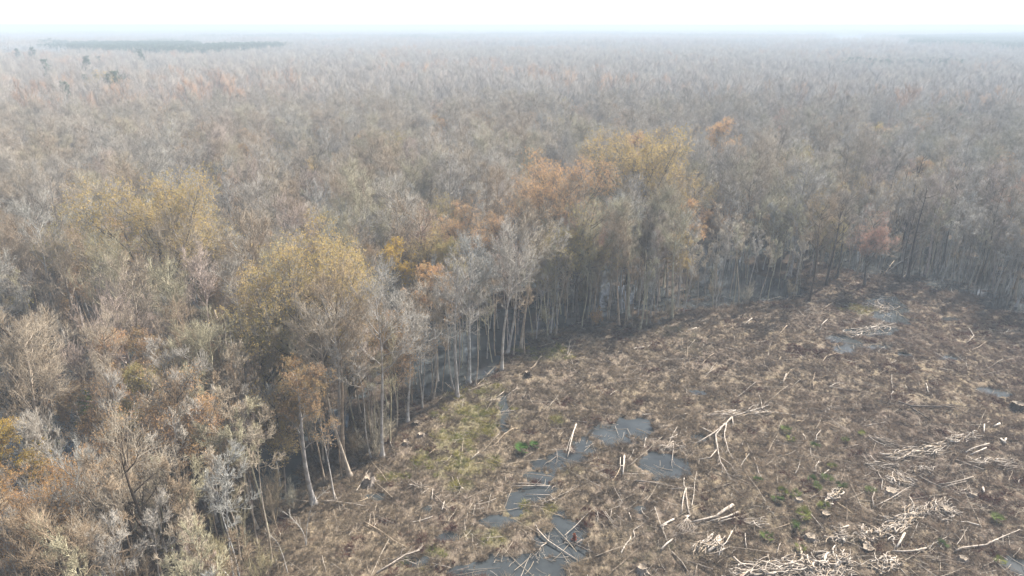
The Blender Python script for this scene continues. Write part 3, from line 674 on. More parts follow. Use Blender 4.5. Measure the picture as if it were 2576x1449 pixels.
def bare_label(i):
    tone = ['grey', 'warm grey', 'pinkish', 'olive tinged', 'pale', 'brown', 'cool grey', 'dark'][int(np.argmin([np.abs(tc[i] / tc[i].mean() - np.array(TINTS[k]) / np.mean(TINTS[k])).sum() for k in ('grey', 'warm', 'pink', 'olive', 'pale', 'brown', 'cool', 'dark')]))]
    form = 'narrow crowned' if kind[i] < 6 else 'wide forked' if kind[i] < 9 else 'dead' if kind[i] < 11 else 'slim'
    size = 'tall' if sc[i] > .97 else 'mid sized' if sc[i] > .84 else 'small'
    return '%s %s %s bare tree %s' % (size, tone, form, relate(x[i], y[i], LM))
for i in sorted(indiv):
    key = keys[kind[i]]
    lab = bare_label(i)
    plant('dead_tree' if key[0] == 'snag' else 'bare_tree', key, float(x[i]), float(y[i]), float(sc[i]), float(rotv[i]), lab, 'tree', GRP, tuple(tc[i]), None, ((r.random() - .5) * .1, (r.random() - .5) * .1))
rest = np.array([i for i in range(n) if i not in indiv and not leafy[i]])
forest_rows = [rows_of(x[rest], y[rest], kind[rest], sc[rest], tc[rest], r)]
# rows of slim pale trunks close behind the clearing edge
ex, ey = jitter(-40, 175, 25, 190, 2.5, 111); er = rg_(112); d0 = edge_dist(ex, ey); ok = forest_ok(ex, ey, .3, .45, .35) & (d0 < 24) & (er.random(len(ex)) < .82 - d0 * .018) & in_view(ex, ey, np.full(len(ex), 14.0))
ex, ey = ex[ok], ey[ok]; d0 = d0[ok]; m_ = len(ex); esc = .72 + .42 * er.random(m_); etc = tint_field(ex, ey, er) * 1.08; ekd = er.integers(0, 2, m_); eo = set(np.argsort(np.hypot(ex, ey))[:230].tolist())
for i in sorted(eo):
    lab = '%s slim pale trunked tree %s' % (['short', 'medium', 'tall'][min(2, int((esc[i] - .72) / .14))], ('on the edge ' if d0[i] < 3 else '') + relate(ex[i], ey[i], LM).replace('close in front of', 'just before').replace('close ', 'just '))
    plant('slim_tree', ('slim', int(ekd[i])), float(ex[i]), float(ey[i]), float(esc[i]), float(er.random() * 6.28), lab, 'tree', 'slim trunks lining the clearing edge', tuple(etc[i]), None, ((er.random() - .5) * .12, (er.random() - .5) * .12))
er_ = np.array([i for i in range(m_) if i not in eo], int)
if len(er_): forest_rows.append(rows_of(ex[er_], ey[er_], 17 + ekd[er_], esc[er_], etc[er_], er))
# scattered leafy trees
li = np.where(leafy)[0]
lt = np.array([LEAF[k] for k in ('gold', 'olive', 'orange', 'brown', 'brown', 'orange', 'pink')])[r.integers(0, 7, len(li))]
lvis = [i for i in np.argsort(np.where(vis & leafy, dist, 1e9))[:60] if leafy[i] and vis[i]]
names_l = {'gold': 'golden leaved', 'olive': 'olive leaved', 'orange': 'orange leaved', 'brown': 'brown leaved', 'pink': 'pinkish leaved'}
for i in lvis:
    lk = ['gold', 'olive', 'brown', 'orange', 'brown', 'orange'][int(r.integers(0, 6))]
    wh = 'along the clearing edge' if zone_edge[i] < 8 else 'within the near left forest' if x[i] < -10 and y[i] < 110 else 'deeper in the middle forest' if y[i] < 130 else 'far back in the hazy forest'
    plant('autumn_tree', ('gold', int(r.choice([0, 1, 2, 2, 2]))), float(x[i]), float(y[i]), float(sc[i] * .8), float(rotv[i]), 'smaller %s tree %s' % (names_l[lk], relate(x[i], y[i], LM) if y[i] < 150 else wh), 'tree', 'autumn trees among the bare ones', 'grey', lk)
lrest = np.array([k for k, i in enumerate(li) if i not in set(lvis)], int)
if len(lrest):
    ii = li[lrest]; forest_rows.append(rows_of(x[ii], y[ii], 14 + r.integers(0, 3, len(ii)), sc[ii] * .85, lt[lrest], r))
protos = [whole(k, 'tree') for k in keys] + [MESH['gold', 1][1], MESH['gold', 2][1], MESH['gold', 0][1]]
# thin whole leaf trees for the scatter: trunk and crown together
protos[14:] = []
for kk in (1, 2, 0):
    me = whole(('gold', kk), 'tree'); me.materials[1] = M['leafy_twig']; me.materials[0] = M['dark_wood'] if False else M['bark']; protos.append(me)
def untint(name, base):
    return base
# mid-distance trees
x, y = jitter(-1150, 1150, 150, 950, 5.6, 21)
d = np.hypot(x, y); ok = wedge(x, y, 44, 10) & (d > ND) & (d < 950) & ~inside(CLEAR, x, y)
HOUSE = G(2133, 99, 5.0)
ok &= ~((np.abs(x - HOUSE[0] * y / HOUSE[1]) < 40) & (y > 1e9))
PATH = [G(350, 203, 8), G(420, 222, 8)]
def near_seg(x, y, a, b, w):
    ax, ay = a; bx, by = b; L = (bx - ax) ** 2 + (by - ay) ** 2; t = np.clip(((x - ax) * (bx - ax) + (y - ay) * (by - ay)) / L, 0, 1)
    return np.hypot(x - ax - t * (bx - ax), y - ay - t * (by - ay)) < w
ok &= ~near_seg(x, y, PATH[0], PATH[1], 9)
x, y = x[ok], y[ok]; r = rg_(22); n = len(x)
FAR = [far_tree(rg_(400 + k), 20 + k, 4.2 + .3 * k).mesh('tree', [M['far_canopy']]) for k in range(5)]
protos += [whole(('slim', i), 'tree') for i in range(2)]; base = len(protos); protos += FAR
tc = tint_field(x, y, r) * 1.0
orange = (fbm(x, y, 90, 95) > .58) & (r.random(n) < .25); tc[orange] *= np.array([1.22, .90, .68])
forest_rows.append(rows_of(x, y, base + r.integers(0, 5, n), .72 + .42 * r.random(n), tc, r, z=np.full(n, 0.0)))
# far patches of wood
PATCH = []
for k in range(4):
    rr = rg_(500 + k); g = Geo(); gx, gy = jitter(-24, 24, -24, 24, 6.2, 510 + k)
    base_ = [far_tree(rg_(520 + k * 4 + q), 20, 4.4, 27, .13) for q in range(4)]
    for a, b in zip(gx, gy):
        V, F, _ = base_[rr.integers(0, 4)].get(); s = .7 + .5 * rr.random(); t = rr.random() * 6.28
        Rm = np.array([[cos(t), -sin(t), 0], [sin(t), cos(t), 0], [0, 0, 1]]); g.add(V @ Rm.T * s + np.array([a, b, 0]), F, 0)
    PATCH.append(g.mesh('wood_patch', [M['far_canopy']]))
pb = len(protos); protos += PATCH
x, y = jitter(-7500, 7500, 600, 9500, 46, 31); d = np.hypot(x, y)
ok = wedge(x, y, 42, 0) & (d > 965) & (d < 9500)
STAND = [G(95, 104, 25), G(740, 108, 25), G(700, 122, 22), G(520, 136, 22), G(330, 134, 22), G(95, 124, 22)]
STAND2 = [G(2120, 152, 20), G(2420, 152, 20), G(2420, 163, 20), G(2120, 166, 20)]
STAND3 = [G(2250, 92, 22), G(2640, 84, 22), G(2640, 132, 20), G(2300, 118, 20)]
for st in (STAND, STAND3): ok &= ~inside(st, x, y)
hx, hy = HOUSE
ok &= ~((np.hypot(x - hx, y - hy) < 120)) & ~((y < hy) & (y > hy - 1000) & (np.abs(x - hx * y / hy) < 55))
x, y = x[ok], y[ok]; n = len(x); r = rg_(32)
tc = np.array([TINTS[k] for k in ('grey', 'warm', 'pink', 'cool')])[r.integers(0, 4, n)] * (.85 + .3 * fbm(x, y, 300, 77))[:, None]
g_ = (fbm(x, y, 420, 78, 2) > .66); tc[g_] *= np.array([.5, .62, .5])
forest_rows.append(rows_of(x, y, pb + r.integers(0, 4, n), .95 + .3 * r.random(n), tc, r, .0, np.zeros(n)))
points_object('forest', protos, np.concatenate(forest_rows), 'bare winter forest reaching to the hazy horizon')

# pines: stands in the distance, and single ones
def pine_stand(poly, s, seed, label, s0=1.0, s1=.3):
    p = np.array(poly); x, y = jitter(p[:, 0].min(), p[:, 0].max(), p[:, 1].min(), p[:, 1].max(), s, seed); ok = inside(poly, x, y); ok &= fbm(x, y, 70, 93) > .36 + .25 * np.clip(np.abs(x - p[:, 0].mean()) / np.ptp(p[:, 0]) * 2 - .7, 0, 1); x, y = x[ok], y[ok]
    r = rg_(seed); n = len(x); t = np.ones((n, 3)) * (.8 + .4 * r.random((n, 1)))
    points_object('pine_wood', PINES, rows_of(x, y, r.integers(0, 2, n), s0 + s1 * (.6 * r.random(n) + .4 * fbm(x, y, 60, 91)), t, r, .02, np.zeros(n)), label)
PINES = [whole(('pine', k), 'pine') for k in range(2)]
pine_stand(STAND, 6.5, 61, 'dark green strip of pine wood at the far left', 1.0, .32)
pine_stand(STAND2, 6.5, 62, 'thin dark line of pines at the right', .88, .22)
pine_stand(STAND3, 8, 63, 'hazy pine wood near the right horizon')
for k, (px, py, s, lab) in enumerate([(110, 148, 1.1, 'single dark pine near the left picture edge'), (214, 140, 1.15, 'round dark pine standing out above the bare wood'), (246, 140, .95, 'smaller pine right of the round dark pine'),
        (160, 204, .95, 'low dark pine in front of the pine row'), (125, 95, 1.2, 'pine above the left end of the pine strip'), (78, 118, 1.2, 'wide pine left of the pine strip'), (40, 122, 1.1, 'pale hazy pine at the far left'),
        (350, 122, 1.2, 'pine below the middle of the pine strip'), (338, 128, 1.0, 'dark pine at the lower edge of the pine strip'),
        (210, 185, .9, 'first pine from the left in the short pine row'), (240, 186, .9, 'second pine from the left in the short pine row'), (268, 184, 1.0, 'tall pine at the middle of the short pine row'),
        (288, 178, 1.05, 'tallest pine of the short pine row'), (305, 184, .95, 'pine right of the tallest in the short row'), (325, 186, .85, 'last pine at the right end of the short row')]):
    hero(('pine', k % 2), px, py, lab, name='pine_tree', zref=26.5 * s, scale=1.17 * s, group='pines standing among the bare trees')
hero(('gold', 0), 268, 195, 'yellow tree just below the short pine row', name='golden_tree', zref=17, leaf='yellow', scale=1.1)
hero(('gold', 1), 545, 190, 'reddish tree in the hazy left forest', name='red_maple', zref=18, leaf='pink', scale=1.2)

# understorey: slender saplings and bushes
x, y = jitter(-230, 240, 14, 215, 3.3, 41)
ok = wedge(x, y, 50, 18) & forest_ok(x, y, .4, .93, .35); x, y = x[ok], y[ok]; n = len(x); r = rg_(42)
def thick(x, y):
    e = edge_dist(x, y); low = (x < -10) & (y < 78)
    return np.where(low, np.where((x < -26) & (y < 64), .22, .6), np.where(e < 26, .20, .34))
ok = ~((np.abs(x) < 14) & (y < 40)) & (r.random(n) < thick(x, y) * (.3 + 1.4 * fbm(x, y, 14, 44))); x, y = x[ok], y[ok]; n = len(x)
kd = r.integers(0, 5, n); sc = .6 + .5 * r.random(n); tc = tint_field(x, y, r) * np.array([.86, .82, .76]); vis = in_view(x, y, 11 * sc); d = np.hypot(x, y); rotv = r.random(n) * 6.283
order = np.argsort(np.where(vis, d, 1e9)); ind = order[:230]
e = edge_dist(x, y)
for i in ind:
    wh = 'along the clearing edge' if e[i] < 4 else 'just inside the forest edge' if e[i] < 12 else 'in the lower left thicket' if y[i] < 72 else 'among the left flooded trees'
    tone = 'tall' if sc[i] > .95 else 'mid height' if sc[i] > .78 else 'short'
    plant('sapling', ('sapling', int(kd[i])), float(x[i]), float(y[i]), float(sc[i]), float(rotv[i]), '%s %s bare sapling %s' % (tone, ['straight', 'thin', 'slender', 'leaning', 'bushy topped'][kd[i]], relate(x[i], y[i], LM)), 'sapling', 'slender saplings in the thicket', tuple(tc[i]), None, ((r.random() - .5) * .2, (r.random() - .5) * .2))
rest = np.setdiff1d(np.arange(n), ind)
rows = [rows_of(x[rest], y[rest], kd[rest], sc[rest], tc[rest], r, .1)]
x, y = jitter(-230, 240, 14, 215, 3.7, 45)
ok = wedge(x, y, 50, 18) & forest_ok(x, y, .2, .97, .35); x, y = x[ok], y[ok]; n = len(x)
ok = ~((np.abs(x) < 14) & (y < 40)) & (r.random(n) < .6 * thick(x, y) * (.2 + 1.6 * fbm(x, y, 10, 46))); x, y = x[ok], y[ok]; n = len(x)
kd = 5 + r.integers(0, 3, n); tc = tint_field(x, y, r) * np.array([.86, .82, .70]); lf = (r.random(n) < .16) & (fbm(x, y, 18, 47) > .5); kd[lf] = 8
tc[lf] = np.array([LEAF[k] for k in ('rust', 'brown', 'olive', 'orange')])[r.integers(0, 4, lf.sum())]
rows.append(rows_of(x, y, kd, .5 + .75 * r.random(n), tc, r, .1))
ls = whole(('leafshrub', 0), 'shrub'); ls.materials[1] = M['leafy_twig']
points_object('undergrowth', [whole(('sapling', i), 'sapling') for i in range(5)] + [whole(('shrub', i), 'shrub') for i in range(3)] + [ls], np.concatenate(rows), 'tangled bare undergrowth between the trees')

# ------------------------------------------------------------------ ground cover of the clearing
TUS = [tussock(rg_(600), 80, .8, .6).mesh('tussock', [M['grass_blade']]), tussock(rg_(601), 70, .6, .8, .02, .8).mesh('tussock', [M['grass_blade']]),
       tussock(rg_(602), 60, 1.1, .4, .018, .35).mesh('tussock', [M['grass_blade']]), tussock(rg_(603), 50, .5, .4, .03, .6).mesh('tussock', [M['grass_blade']]),
       tussock(rg_(604), 46, 1.0, 1.0, .014, 1.0).mesh('tussock', [M['grass_blade']])]
x, y = jitter(-45, 175, 30, 175, .62, 71)
ok = (inside(CLEAR, x, y) | (edge_dist(x, y) < 7)) & wedge(x, y, 48, 12) & (y < 175); x, y = x[ok], y[ok]
z = ground_z(x, y); r = rg_(72); n = len(x)
dens = fbm(x, y, 2.4, 80) * .75 + .5 * (fbm(x, y, 11, 88) - .35); ok = (z > -.015) & (r.random(n) < .35 + .9 * dens) | (z > -.16) & (r.random(n) < .20); x, y, z = x[ok], y[ok], z[ok]; n = len(x)
pal = np.array([(.40, .312, .21), (.35, .27, .18), (.285, .217, .15), (.195, .145, .103), (.455, .37, .26), (.35, .305, .19), (.33, .275, .215)])
a = .04 + .4 * fbm(x, y, 4, 81) + .6 * fbm(x, y, 12, 86); q = np.clip((a - .2) / .6 * 4 + (r.random(n) - .5) * 3.0, 0, 6.99).astype(int)
tc = pal[q] * (.86 + .28 * r.random((n, 1)))
gsel = r.random(n) < green(x, y) * 1.0 * (fbm(x, y, 1.8, 87) > .42); tc[gsel] = np.array([(.34, .30, .08), (.25, .25, .07), (.38, .32, .12)])[r.integers(0, 3, gsel.sum())] * 1.1
red = (fbm(x, y, 3.5, 83) > .66) & (r.random(n) < .6); tc[red & ~gsel] = np.array([.16, .075, .055])
rgt = np.clip((x - 10) / 60, 0, 1)[:, None]; tc = tc * (1 - rgt * np.array([.02, .07, -.02]))
points_object('dry_grass', TUS, rows_of(x, y, r.integers(0, 5, n), .42 + .55 * r.random(n) ** 1.3, tc, r, .15, z), 'matted brown dry grass and weeds over the clearing')

# fine litter of broken sticks, uncountable
def litter_mesh(seed, n, L, rad):
    r = rg_(seed); g = Geo(); a = r.random(n) * 6.283; c = (r.random((n, 2)) - .5) * 1.6; l = L * (.3 + r.random(n))
    P = np.zeros((n, 4, 3))
    for k, t in enumerate((-.5, -.17, .17, .5)):
        P[:, k, 0] = c[:, 0] + np.cos(a) * l * t; P[:, k, 1] = c[:, 1] + np.sin(a) * l * t; P[:, k, 2] = .10 + .25 * r.random(n) * (1 if k in (0, 3) else .6)
    P[:, 1:3, :2] += (r.random((n, 2, 2)) - .5) * .12
    g.add(*tubes(P, rad * np.array([1, .9, .75, .4])[None] * (.6 + .8 * r.random((n, 1))), 4)); return g.mesh('litter', [M['bleached_wood']])
LIT = [litter_mesh(700, 3, 1.3, .025), litter_mesh(701, 5, .8, .02), litter_mesh(702, 2, 2.4, .035), litter_mesh(703, 4, 1.8, .022), litter_mesh(704, 1, 4.6, .04)]
x, y = jitter(-45, 175, 30, 175, 1.25, 75)
ok = (inside(CLEAR, x, y) | (edge_dist(x, y) < 3)) & wedge(x, y, 48, 12) & (y < 175); x, y = x[ok], y[ok]; n = len(x)
cx, cy0 = Z3(1700, 950); w = np.exp(-(((x - cx) / 22) ** 2 + ((y - cy0) / 16) ** 2)); near = .34 + .6 * w + .12 * (fbm(x, y, 9, 76) > .6)
ok = r.random(n) < near; x, y = x[ok], y[ok]; n = len(x)
tc = np.array([(.9, .86, .8), (.65, .6, .52), (.45, .39, .33), (.75, .68, .58)])[r.integers(0, 4, n)]
points_object('stick_litter', LIT, rows_of(x, y, r.integers(0, 5, n), .6 + .7 * r.random(n), tc, r, .05, np.maximum(ground_z(x, y), -.03)), 'thin broken sticks strewn through the brown grass')
# ------------------------------------------------------------------ fallen wood, stumps and plants of the clearing
rw = rg_(900)
def gz(x, y): return float(ground_z(np.array([x]), np.array([y]))[0])
WOODM = dict(b=(M['bleached_wood'], (.80, .75, .70)), g=(M['bleached_wood'], (.48, .44, .40)), t=(M['bleached_wood'], (.72, .62, .50)), d=(M['dark_wood'], (1.0, 1.0, 1.0)), w=(M['bleached_wood'], (.98, .94, .89)))
def limb_poly(f, pts, lift=(.12, .3), step=1.1):
    """picture points -> a gently kinked polyline lying on the ground"""
    P = np.array([f(*p) for p in pts]); out = [P[0]]
    for a, b in zip(P[:-1], P[1:]):
        m = max(1, int(np.hypot(*(b - a)) / step))
        for q in range(1, m + 1): out.append(a + (b - a) * q / m + ((rw.random(2) - .5) * .16 if q < m else 0))
    out = np.array(out); n = len(out); t = np.linspace(0, 1, n)
    z = np.maximum(ground_z(out[:, 0], out[:, 1]), 0.0); z = np.convolve(np.pad(z, 2, 'edge'), np.ones(5) / 5, 'valid')
    z = z + lift[0] + (lift[1] - lift[0]) * t
    return np.column_stack([out, z])
def limb_geo(P, r0, r1, tw, o):
    g = Geo(); n = len(P); r0 *= .74; r = (r0 + (r1 * .9 - r0) * np.linspace(0, 1, n)) * (.85 + .3 * rw.random(n))
    Q = (P - o)[None]; g.add(*tubes(Q, r[None], 7, cap=True))
    if tw:
        L = grow(Q, tw, .35, 1, .6, .11 * np.hypot(*(P[-1] - P[0])[:2]) + .9, 4, .05, .35, rw, .3)
        L[:, :, 2] = np.maximum(L[:, :, 2], -.3)
        g.add(*tubes(L, (max(r1, .02) * np.array([.75, .6, .5, .35, .2]))[None].repeat(len(L), 0), 4))
        L2 = grow(L, 3, .3, 1, .5, .6, 2, .0, .4, rw, .3); g.add(*tubes(L2, np.array([.016, .012, .006])[None].repeat(len(L2), 0), 3))
    return g
def fallen(name, label, f, limbs, m='b', cat='branch', group='fallen wood across the clearing', lift=(.14, .34)):
    root = None
    for pts, r0, r1, tw in limbs:
        P = limb_poly(f, pts, lift); mt, tn = WOODM[m]
        if root is None:
            o0 = P[0].copy(); g = limb_geo(P, r0, r1, tw, o0)
            root = link(name, g.mesh(name, [mt], True), None, tuple(o0)); tag(root, label, cat, group); settint(root, tn)
            for P_, rr, mm in ((P[0], r0, 0),):
                d = norm(P[0] - P[1]); c = np.stack([np.zeros(3), d * .012]); cg = Geo(); cg.add(*tubes(c[None], np.array([[rr * .66, rr * .64]]), 8, cap=True))
                if r0 > .1: k = link('cut_end', cg.mesh('cut_end', [M['cut_wood']]), root); settint(k, (1, 1, 1))
        else:
            c = link('limb', limb_geo(P, r0, r1, tw, o0).mesh('limb', [mt], True), root); settint(c, tn)
    return root
T = 'fallen_tree'; L_ = 'log'; B_ = 'fallen_branch'
fallen(T, 'large bleached fallen tree with forked limbs above the small round pool', Z3, [
    ([(650, 350), (580, 420), (490, 485), (415, 530)], .19, .05, 5), ([(650, 350), (740, 320), (890, 275)], .15, .04, 8), ([(600, 395), (540, 468), (553, 560), (570, 650), (640, 770)], .17, .04, 14),
    ([(548, 565), (505, 620), (430, 637)], .10, .04, 3), ([(610, 390), (598, 490), (620, 570), (655, 640)], .14, .04, 10), ([(575, 620), (640, 670), (680, 740)], .08, .02, 8), ([(650, 360), (655, 415)], .12, .06, 0)], 'b', 'tree', lift=(.3, .45))
fallen(T, 'forked dead treetop with a splayed fan of roots left of the thick logs', Z3, [
    ([(345, 820), (325, 900), (318, 985)], .11, .06, 2), ([(345, 820), (352, 905), (372, 1010)], .12, .05, 2), ([(230, 825), (320, 822), (392, 818)], .07, .04, 3), ([(10, 770), (130, 785), (330, 825)], .08, .03, 4)]
    + [([(345 + 6 * k, 1000), (340 - 20 * k + 40, 1080), (320 - 22 * k + 30, 1120 + 8 * k)], .045, .012, 4) for k in range(-2, 6)], 'b', 'tree', lift=(.25, .25))
fallen(B_, 'white forked branch standing over the small round pool', Z3, [([(262, 500), (262, 560), (250, 670)], .08, .03, 3), ([(262, 500), (220, 540), (175, 570)], .06, .02, 4), ([(262, 505), (310, 560), (355, 610)], .05, .02, 5), ([(200, 488), (285, 485)], .05, .03, 0)], 'b')
fallen(L_, 'thick bleached log with a knobbed end left of the palm clumps', Z3, [([(655, 930), (600, 965), (540, 1010), (385, 1050)], .26, .10, 2), ([(690, 975), (620, 1010), (500, 1045)], .16, .07, 3), ([(670, 1010), (560, 1050)], .1, .05, 1)], 'b', 'log')
fallen(L_, 'stout short white log crossing a brush heap near the bottom', Z3, [([(575, 1155), (530, 1210), (490, 1245)], .24, .17, 0), ([(565, 1130), (580, 1200), (560, 1275)], .12, .05, 2), ([(520, 1120), (490, 1150), (470, 1200)], .14, .06, 1), ([(650, 1100), (610, 1180), (560, 1230)], .11, .05, 2)], 'w', 'log')
fallen(L_, 'bleached log slanting under the shrub tuft at lower left of the heaps', Z3, [([(260, 1150), (180, 1228)], .12, .09, 0)], 'w', 'log')
fallen(L_, 'short pale log above the splayed treetop roots', Z3, [([(265, 1022), (175, 1082)], .13, .1, 0)], 'w', 'log')
fallen(B_, 'dark split branch along the bottom below the stout white log', Z3, [([(252, 1235), (320, 1310), (370, 1400)], .12, .06, 2), ([(360, 1300), (440, 1330), (520, 1360)], .08, .04, 3), ([(420, 1320), (400, 1400)], .07, .03, 1)], 'g')
fallen(L_, 'dark fallen trunk with pale branch tips in the upper right clearing', Z3, [([(1740, 245), (1830, 275), (1980, 280), (2100, 290)], .2, .08, 4), ([(1600, 240), (1680, 262), (1760, 270)], .12, .05, 2), ([(1950, 290), (2050, 265), (2260, 290)], .1, .03, 4), ([(1840, 290), (1950, 375)], .13, .1, 0)], 'd', 'log')
fallen(L_, 'grey log lying below the long brush heap on the right', Z3, [([(2120, 630), (2200, 665), (2300, 705)], .16, .12, 0)], 'g', 'log')
fallen(L_, 'grey and white logs crossing in a wedge on the right', Z3, [([(1875, 732), (1950, 780), (2020, 815)], .12, .07, 0), ([(2005, 795), (2100, 785), (2235, 752)], .17, .08, 3), ([(2010, 825), (2090, 800), (2190, 780)], .12, .06, 2)], 'g', 'log')
fallen(L_, 'white peeled logs side by side under the right heap', Z3, [([(2185, 585), (2260, 550), (2340, 530)], .12, .08, 1), ([(2215, 600), (2320, 560)], .1, .07, 0)], 'w', 'log')
fallen(B_, 'bright white bent branch with two stubs at the right heap top', Z3, [([(2310, 395), (2305, 460)], .12, .09, 0), ([(2310, 400), (2340, 385)], .07, .04, 1)], 'w')
fallen(L_, 'small white log end right of the bent white branch', Z3, [([(2370, 412), (2410, 398)], .15, .13, 0)], 'w', 'log')
fallen(L_, 'stubby cream log pieces near the right picture edge', Z3, [([(2420, 490), (2445, 525)], .18, .15, 0), ([(2455, 485), (2440, 520)], .14, .12, 0)], 'w', 'log')
fallen(L_, 'short white log upright in the lower right grass', Z3, [([(2300, 810), (2305, 852)], .16, .12, 0)], 'w', 'log')
fallen(L_, 'bright white log slanting below the lower central heap', Z3, [([(1785, 1115), (1760, 1165), (1730, 1215)], .17, .12, 0)], 'w', 'log')
fallen(L_, 'long pale trunk lying level near the bottom right', Z3, [([(1700, 1232), (1850, 1235), (1925, 1220)], .15, .1, 1), ([(1925, 1215), (2000, 1175), (2060, 1150)], .06, .02, 2)], 'b', 'log')
fallen(T, 'pale fallen tree reaching towards the bottom right corner', Z3, [([(2120, 1235), (2160, 1212), (2320, 1195), (2440, 1140), (2540, 1100)], .17, .04, 7), ([(2320, 1198), (2340, 1175), (2400, 1165)], .08, .03, 3)], 'b', 'tree')
fallen(L_, 'straight grey log right of the tall palm clumps', Z3, [([(1135, 950), (1190, 1020), (1245, 1090)], .1, .06, 0)], 'b', 'log')
fallen(B_, 'thin tan branch running left from the tall palm clumps', Z3, [([(1050, 1040), (970, 1075), (880, 1105)], .06, .03, 1)], 't')
fallen(B_, 'angled white stick standing right of the thick bleached log', Z3, [([(735, 1115), (742, 1220)], .07, .05, 0)], 'w')
fallen(B_, 'v shaped pair of white poles below the right stump heap', Z3, [([(1590, 820), (1570, 890), (1578, 945)], .09, .06, 1), ([(1580, 943), (1690, 890), (1820, 820)], .1, .04, 2)], 'b')
fallen(B_, 'crooked white branch left of the root plate', Z3, [([(1605, 695), (1640, 770), (1630, 840)], .07, .04, 1), ([(1705, 705), (1690, 790)], .07, .05, 0), ([(1740, 700), (1748, 810)], .07, .05, 0)], 'w')
fallen(B_, 'forked pale stick above the middle palm clumps', Z3, [([(1235, 430), (1205, 470), (1200, 510)], .07, .04, 2)], 'w')
fallen(B_, 'upright white snag left of the middle palm clumps', Z3, [([(1225, 630), (1200, 670), (1200, 720)], .06, .04, 1), ([(1285, 695), (1235, 745)], .09, .06, 0)], 'w')
fallen(B_, 'pair of long thin grey poles above the middle of the clearing', Z3, [([(820, 460), (930, 505), (1090, 565)], .06, .03, 1), ([(850, 490), (1000, 550)], .05, .02, 1)], 'g')
fallen(B_, 'thin pale pole leaning among weeds right of the large fallen tree', Z3, [([(795, 610), (815, 680), (840, 755)], .06, .03, 2)], 'b')
fallen(B_, 'long brown pole running right in the middle clearing', Z3, [([(1020, 590), (1120, 605), (1230, 625)], .05, .02, 1)], 'g')
fallen(B_, 'pale twisted branch in the top middle of the clearing', Z3, [([(1040, 30), (1005, 80), (985, 122)], .10, .05, 3), ([(1060, 35), (1150, 60)], .05, .02, 2)], 't')
fallen(B_, 'pale forked branch right of the twisted one', Z3, [([(1195, 55), (1180, 110), (1185, 170)], .08, .03, 3)], 't')
fallen(B_, 'light grey stick lying flat in the upper clearing', Z3, [([(1280, 125), (1385, 128)], .07, .04, 1)], 'b')
fallen(B_, 'white stick standing alone in the upper right clearing', Z3, [([(1930, 125), (1942, 190)], .07, .05, 0)], 'w')
fallen(B_, 'white leaning stick left of the lone standing one', Z3, [([(1790, 135), (1805, 165)], .06, .04, 1)], 'w')
fallen(B_, 'short grey branch at the bottom left of the stump heap', Z3, [([(1380, 1160), (1470, 1200), (1545, 1240)], .1, .05, 2)], 'g')
fallen(B_, 'short pale forked branch left of the bottom stump', Z3, [([(1420, 1060), (1350, 1090)], .1, .06, 1)], 'w')
fallen(B_, 'pale straight branch right of the lower palm clumps', Z3, [([(2085, 875), (2145, 920)], .08, .05, 0)], 'b')
fallen(B_, 'long grey root like branch in the lower right grass', Z3, [([(2140, 1050), (2230, 1110), (2310, 1150)], .06, .03, 3)], 'g')
# beside and in the pools
fallen(T, 'bare dead treetop lying in the bottom pool', Z2, [([(1690, 1345), (1590, 1285), (1485, 1220), (1405, 1140)], .06, .1, 3), ([(1485, 1220), (1440, 1250), (1395, 1330)], .07, .02, 8), ([(1485, 1225), (1420, 1235), (1340, 1190)], .05, .02, 7), ([(1488, 1218), (1495, 1160)], .06, .02, 3), ([(1540, 1250), (1600, 1230), (1680, 1225)], .04, .01, 4)], 'b', 'tree', lift=(.1, .25))
fallen(T, 'dark tangled branches on the right shore of the bottom pool', Z2, [([(1590, 1205), (1680, 1250), (1800, 1310)], .11, .05, 5), ([(1660, 1250), (1720, 1215)], .14, .1, 0), ([(1720, 1220), (1770, 1270), (1810, 1320)], .06, .03, 3)], 'd', 'tree')
fallen(L_, 'two level logs spanning the narrow waist of the pool', Z2, [([(1240, 842), (1360, 840), (1500, 835)], .13, .07, 1), ([(1240, 825), (1380, 822), (1470, 828)], .07, .04, 1), ([(1330, 893), (1500, 897)], .06, .04, 0)], 'b', 'log', lift=(.2, .2))
fallen(B_, 'tall white forked snag beside the middle pool', Z2, [([(1680, 430), (1650, 520), (1620, 635)], .1, .06, 2), ([(1665, 470), (1630, 540), (1610, 600)], .07, .04, 1)], 'w', lift=(.6, .2))
fallen(B_, 'brown curved branch crossing the middle pool', Z2, [([(1520, 610), (1600, 650), (1720, 690), (1850, 725)], .07, .03, 4), ([(1545, 580), (1550, 640), (1540, 700)], .05, .03, 1)], 'g')
fallen(B_, 'bent stick at the upper pool shore', Z2, [([(2035, 440), (2060, 500)], .06, .04, 0), ([(1860, 520), (1885, 585)], .05, .03, 1)], 'g')
fallen(L_, 'white broken snag standing right of the pools', Z2, [([(2012, 650), (2008, 700), (2002, 765)], .16, .1, 1), ([(1985, 660), (1990, 740)], .07, .04, 0)], 'w', 'log', lift=(.5, .2))
fallen(B_, 'long thin branch right of the broken snag', Z2, [([(2080, 812), (2200, 820), (2305, 838)], .08, .04, 3)], 'g')
fallen(B_, 'thin curved branch left below the broken snag', Z2, [([(1940, 845), (1965, 900), (2005, 970)], .06, .03, 2), ([(1960, 865), (2060, 895)], .04, .02, 1)], 'b')
fallen(B_, 'arching pale branches with bent twigs above the moss', Z2, [([(1245, 445), (1190, 480), (1100, 580)], .07, .03, 5), ([(1040, 540), (1060, 580), (1160, 560)], .05, .03, 3)], 't')
fallen(B_, 'brown pole beside the arching pale branches', Z2, [([(1250, 450), (1330, 470), (1385, 500)], .08, .04, 1)], 'd')
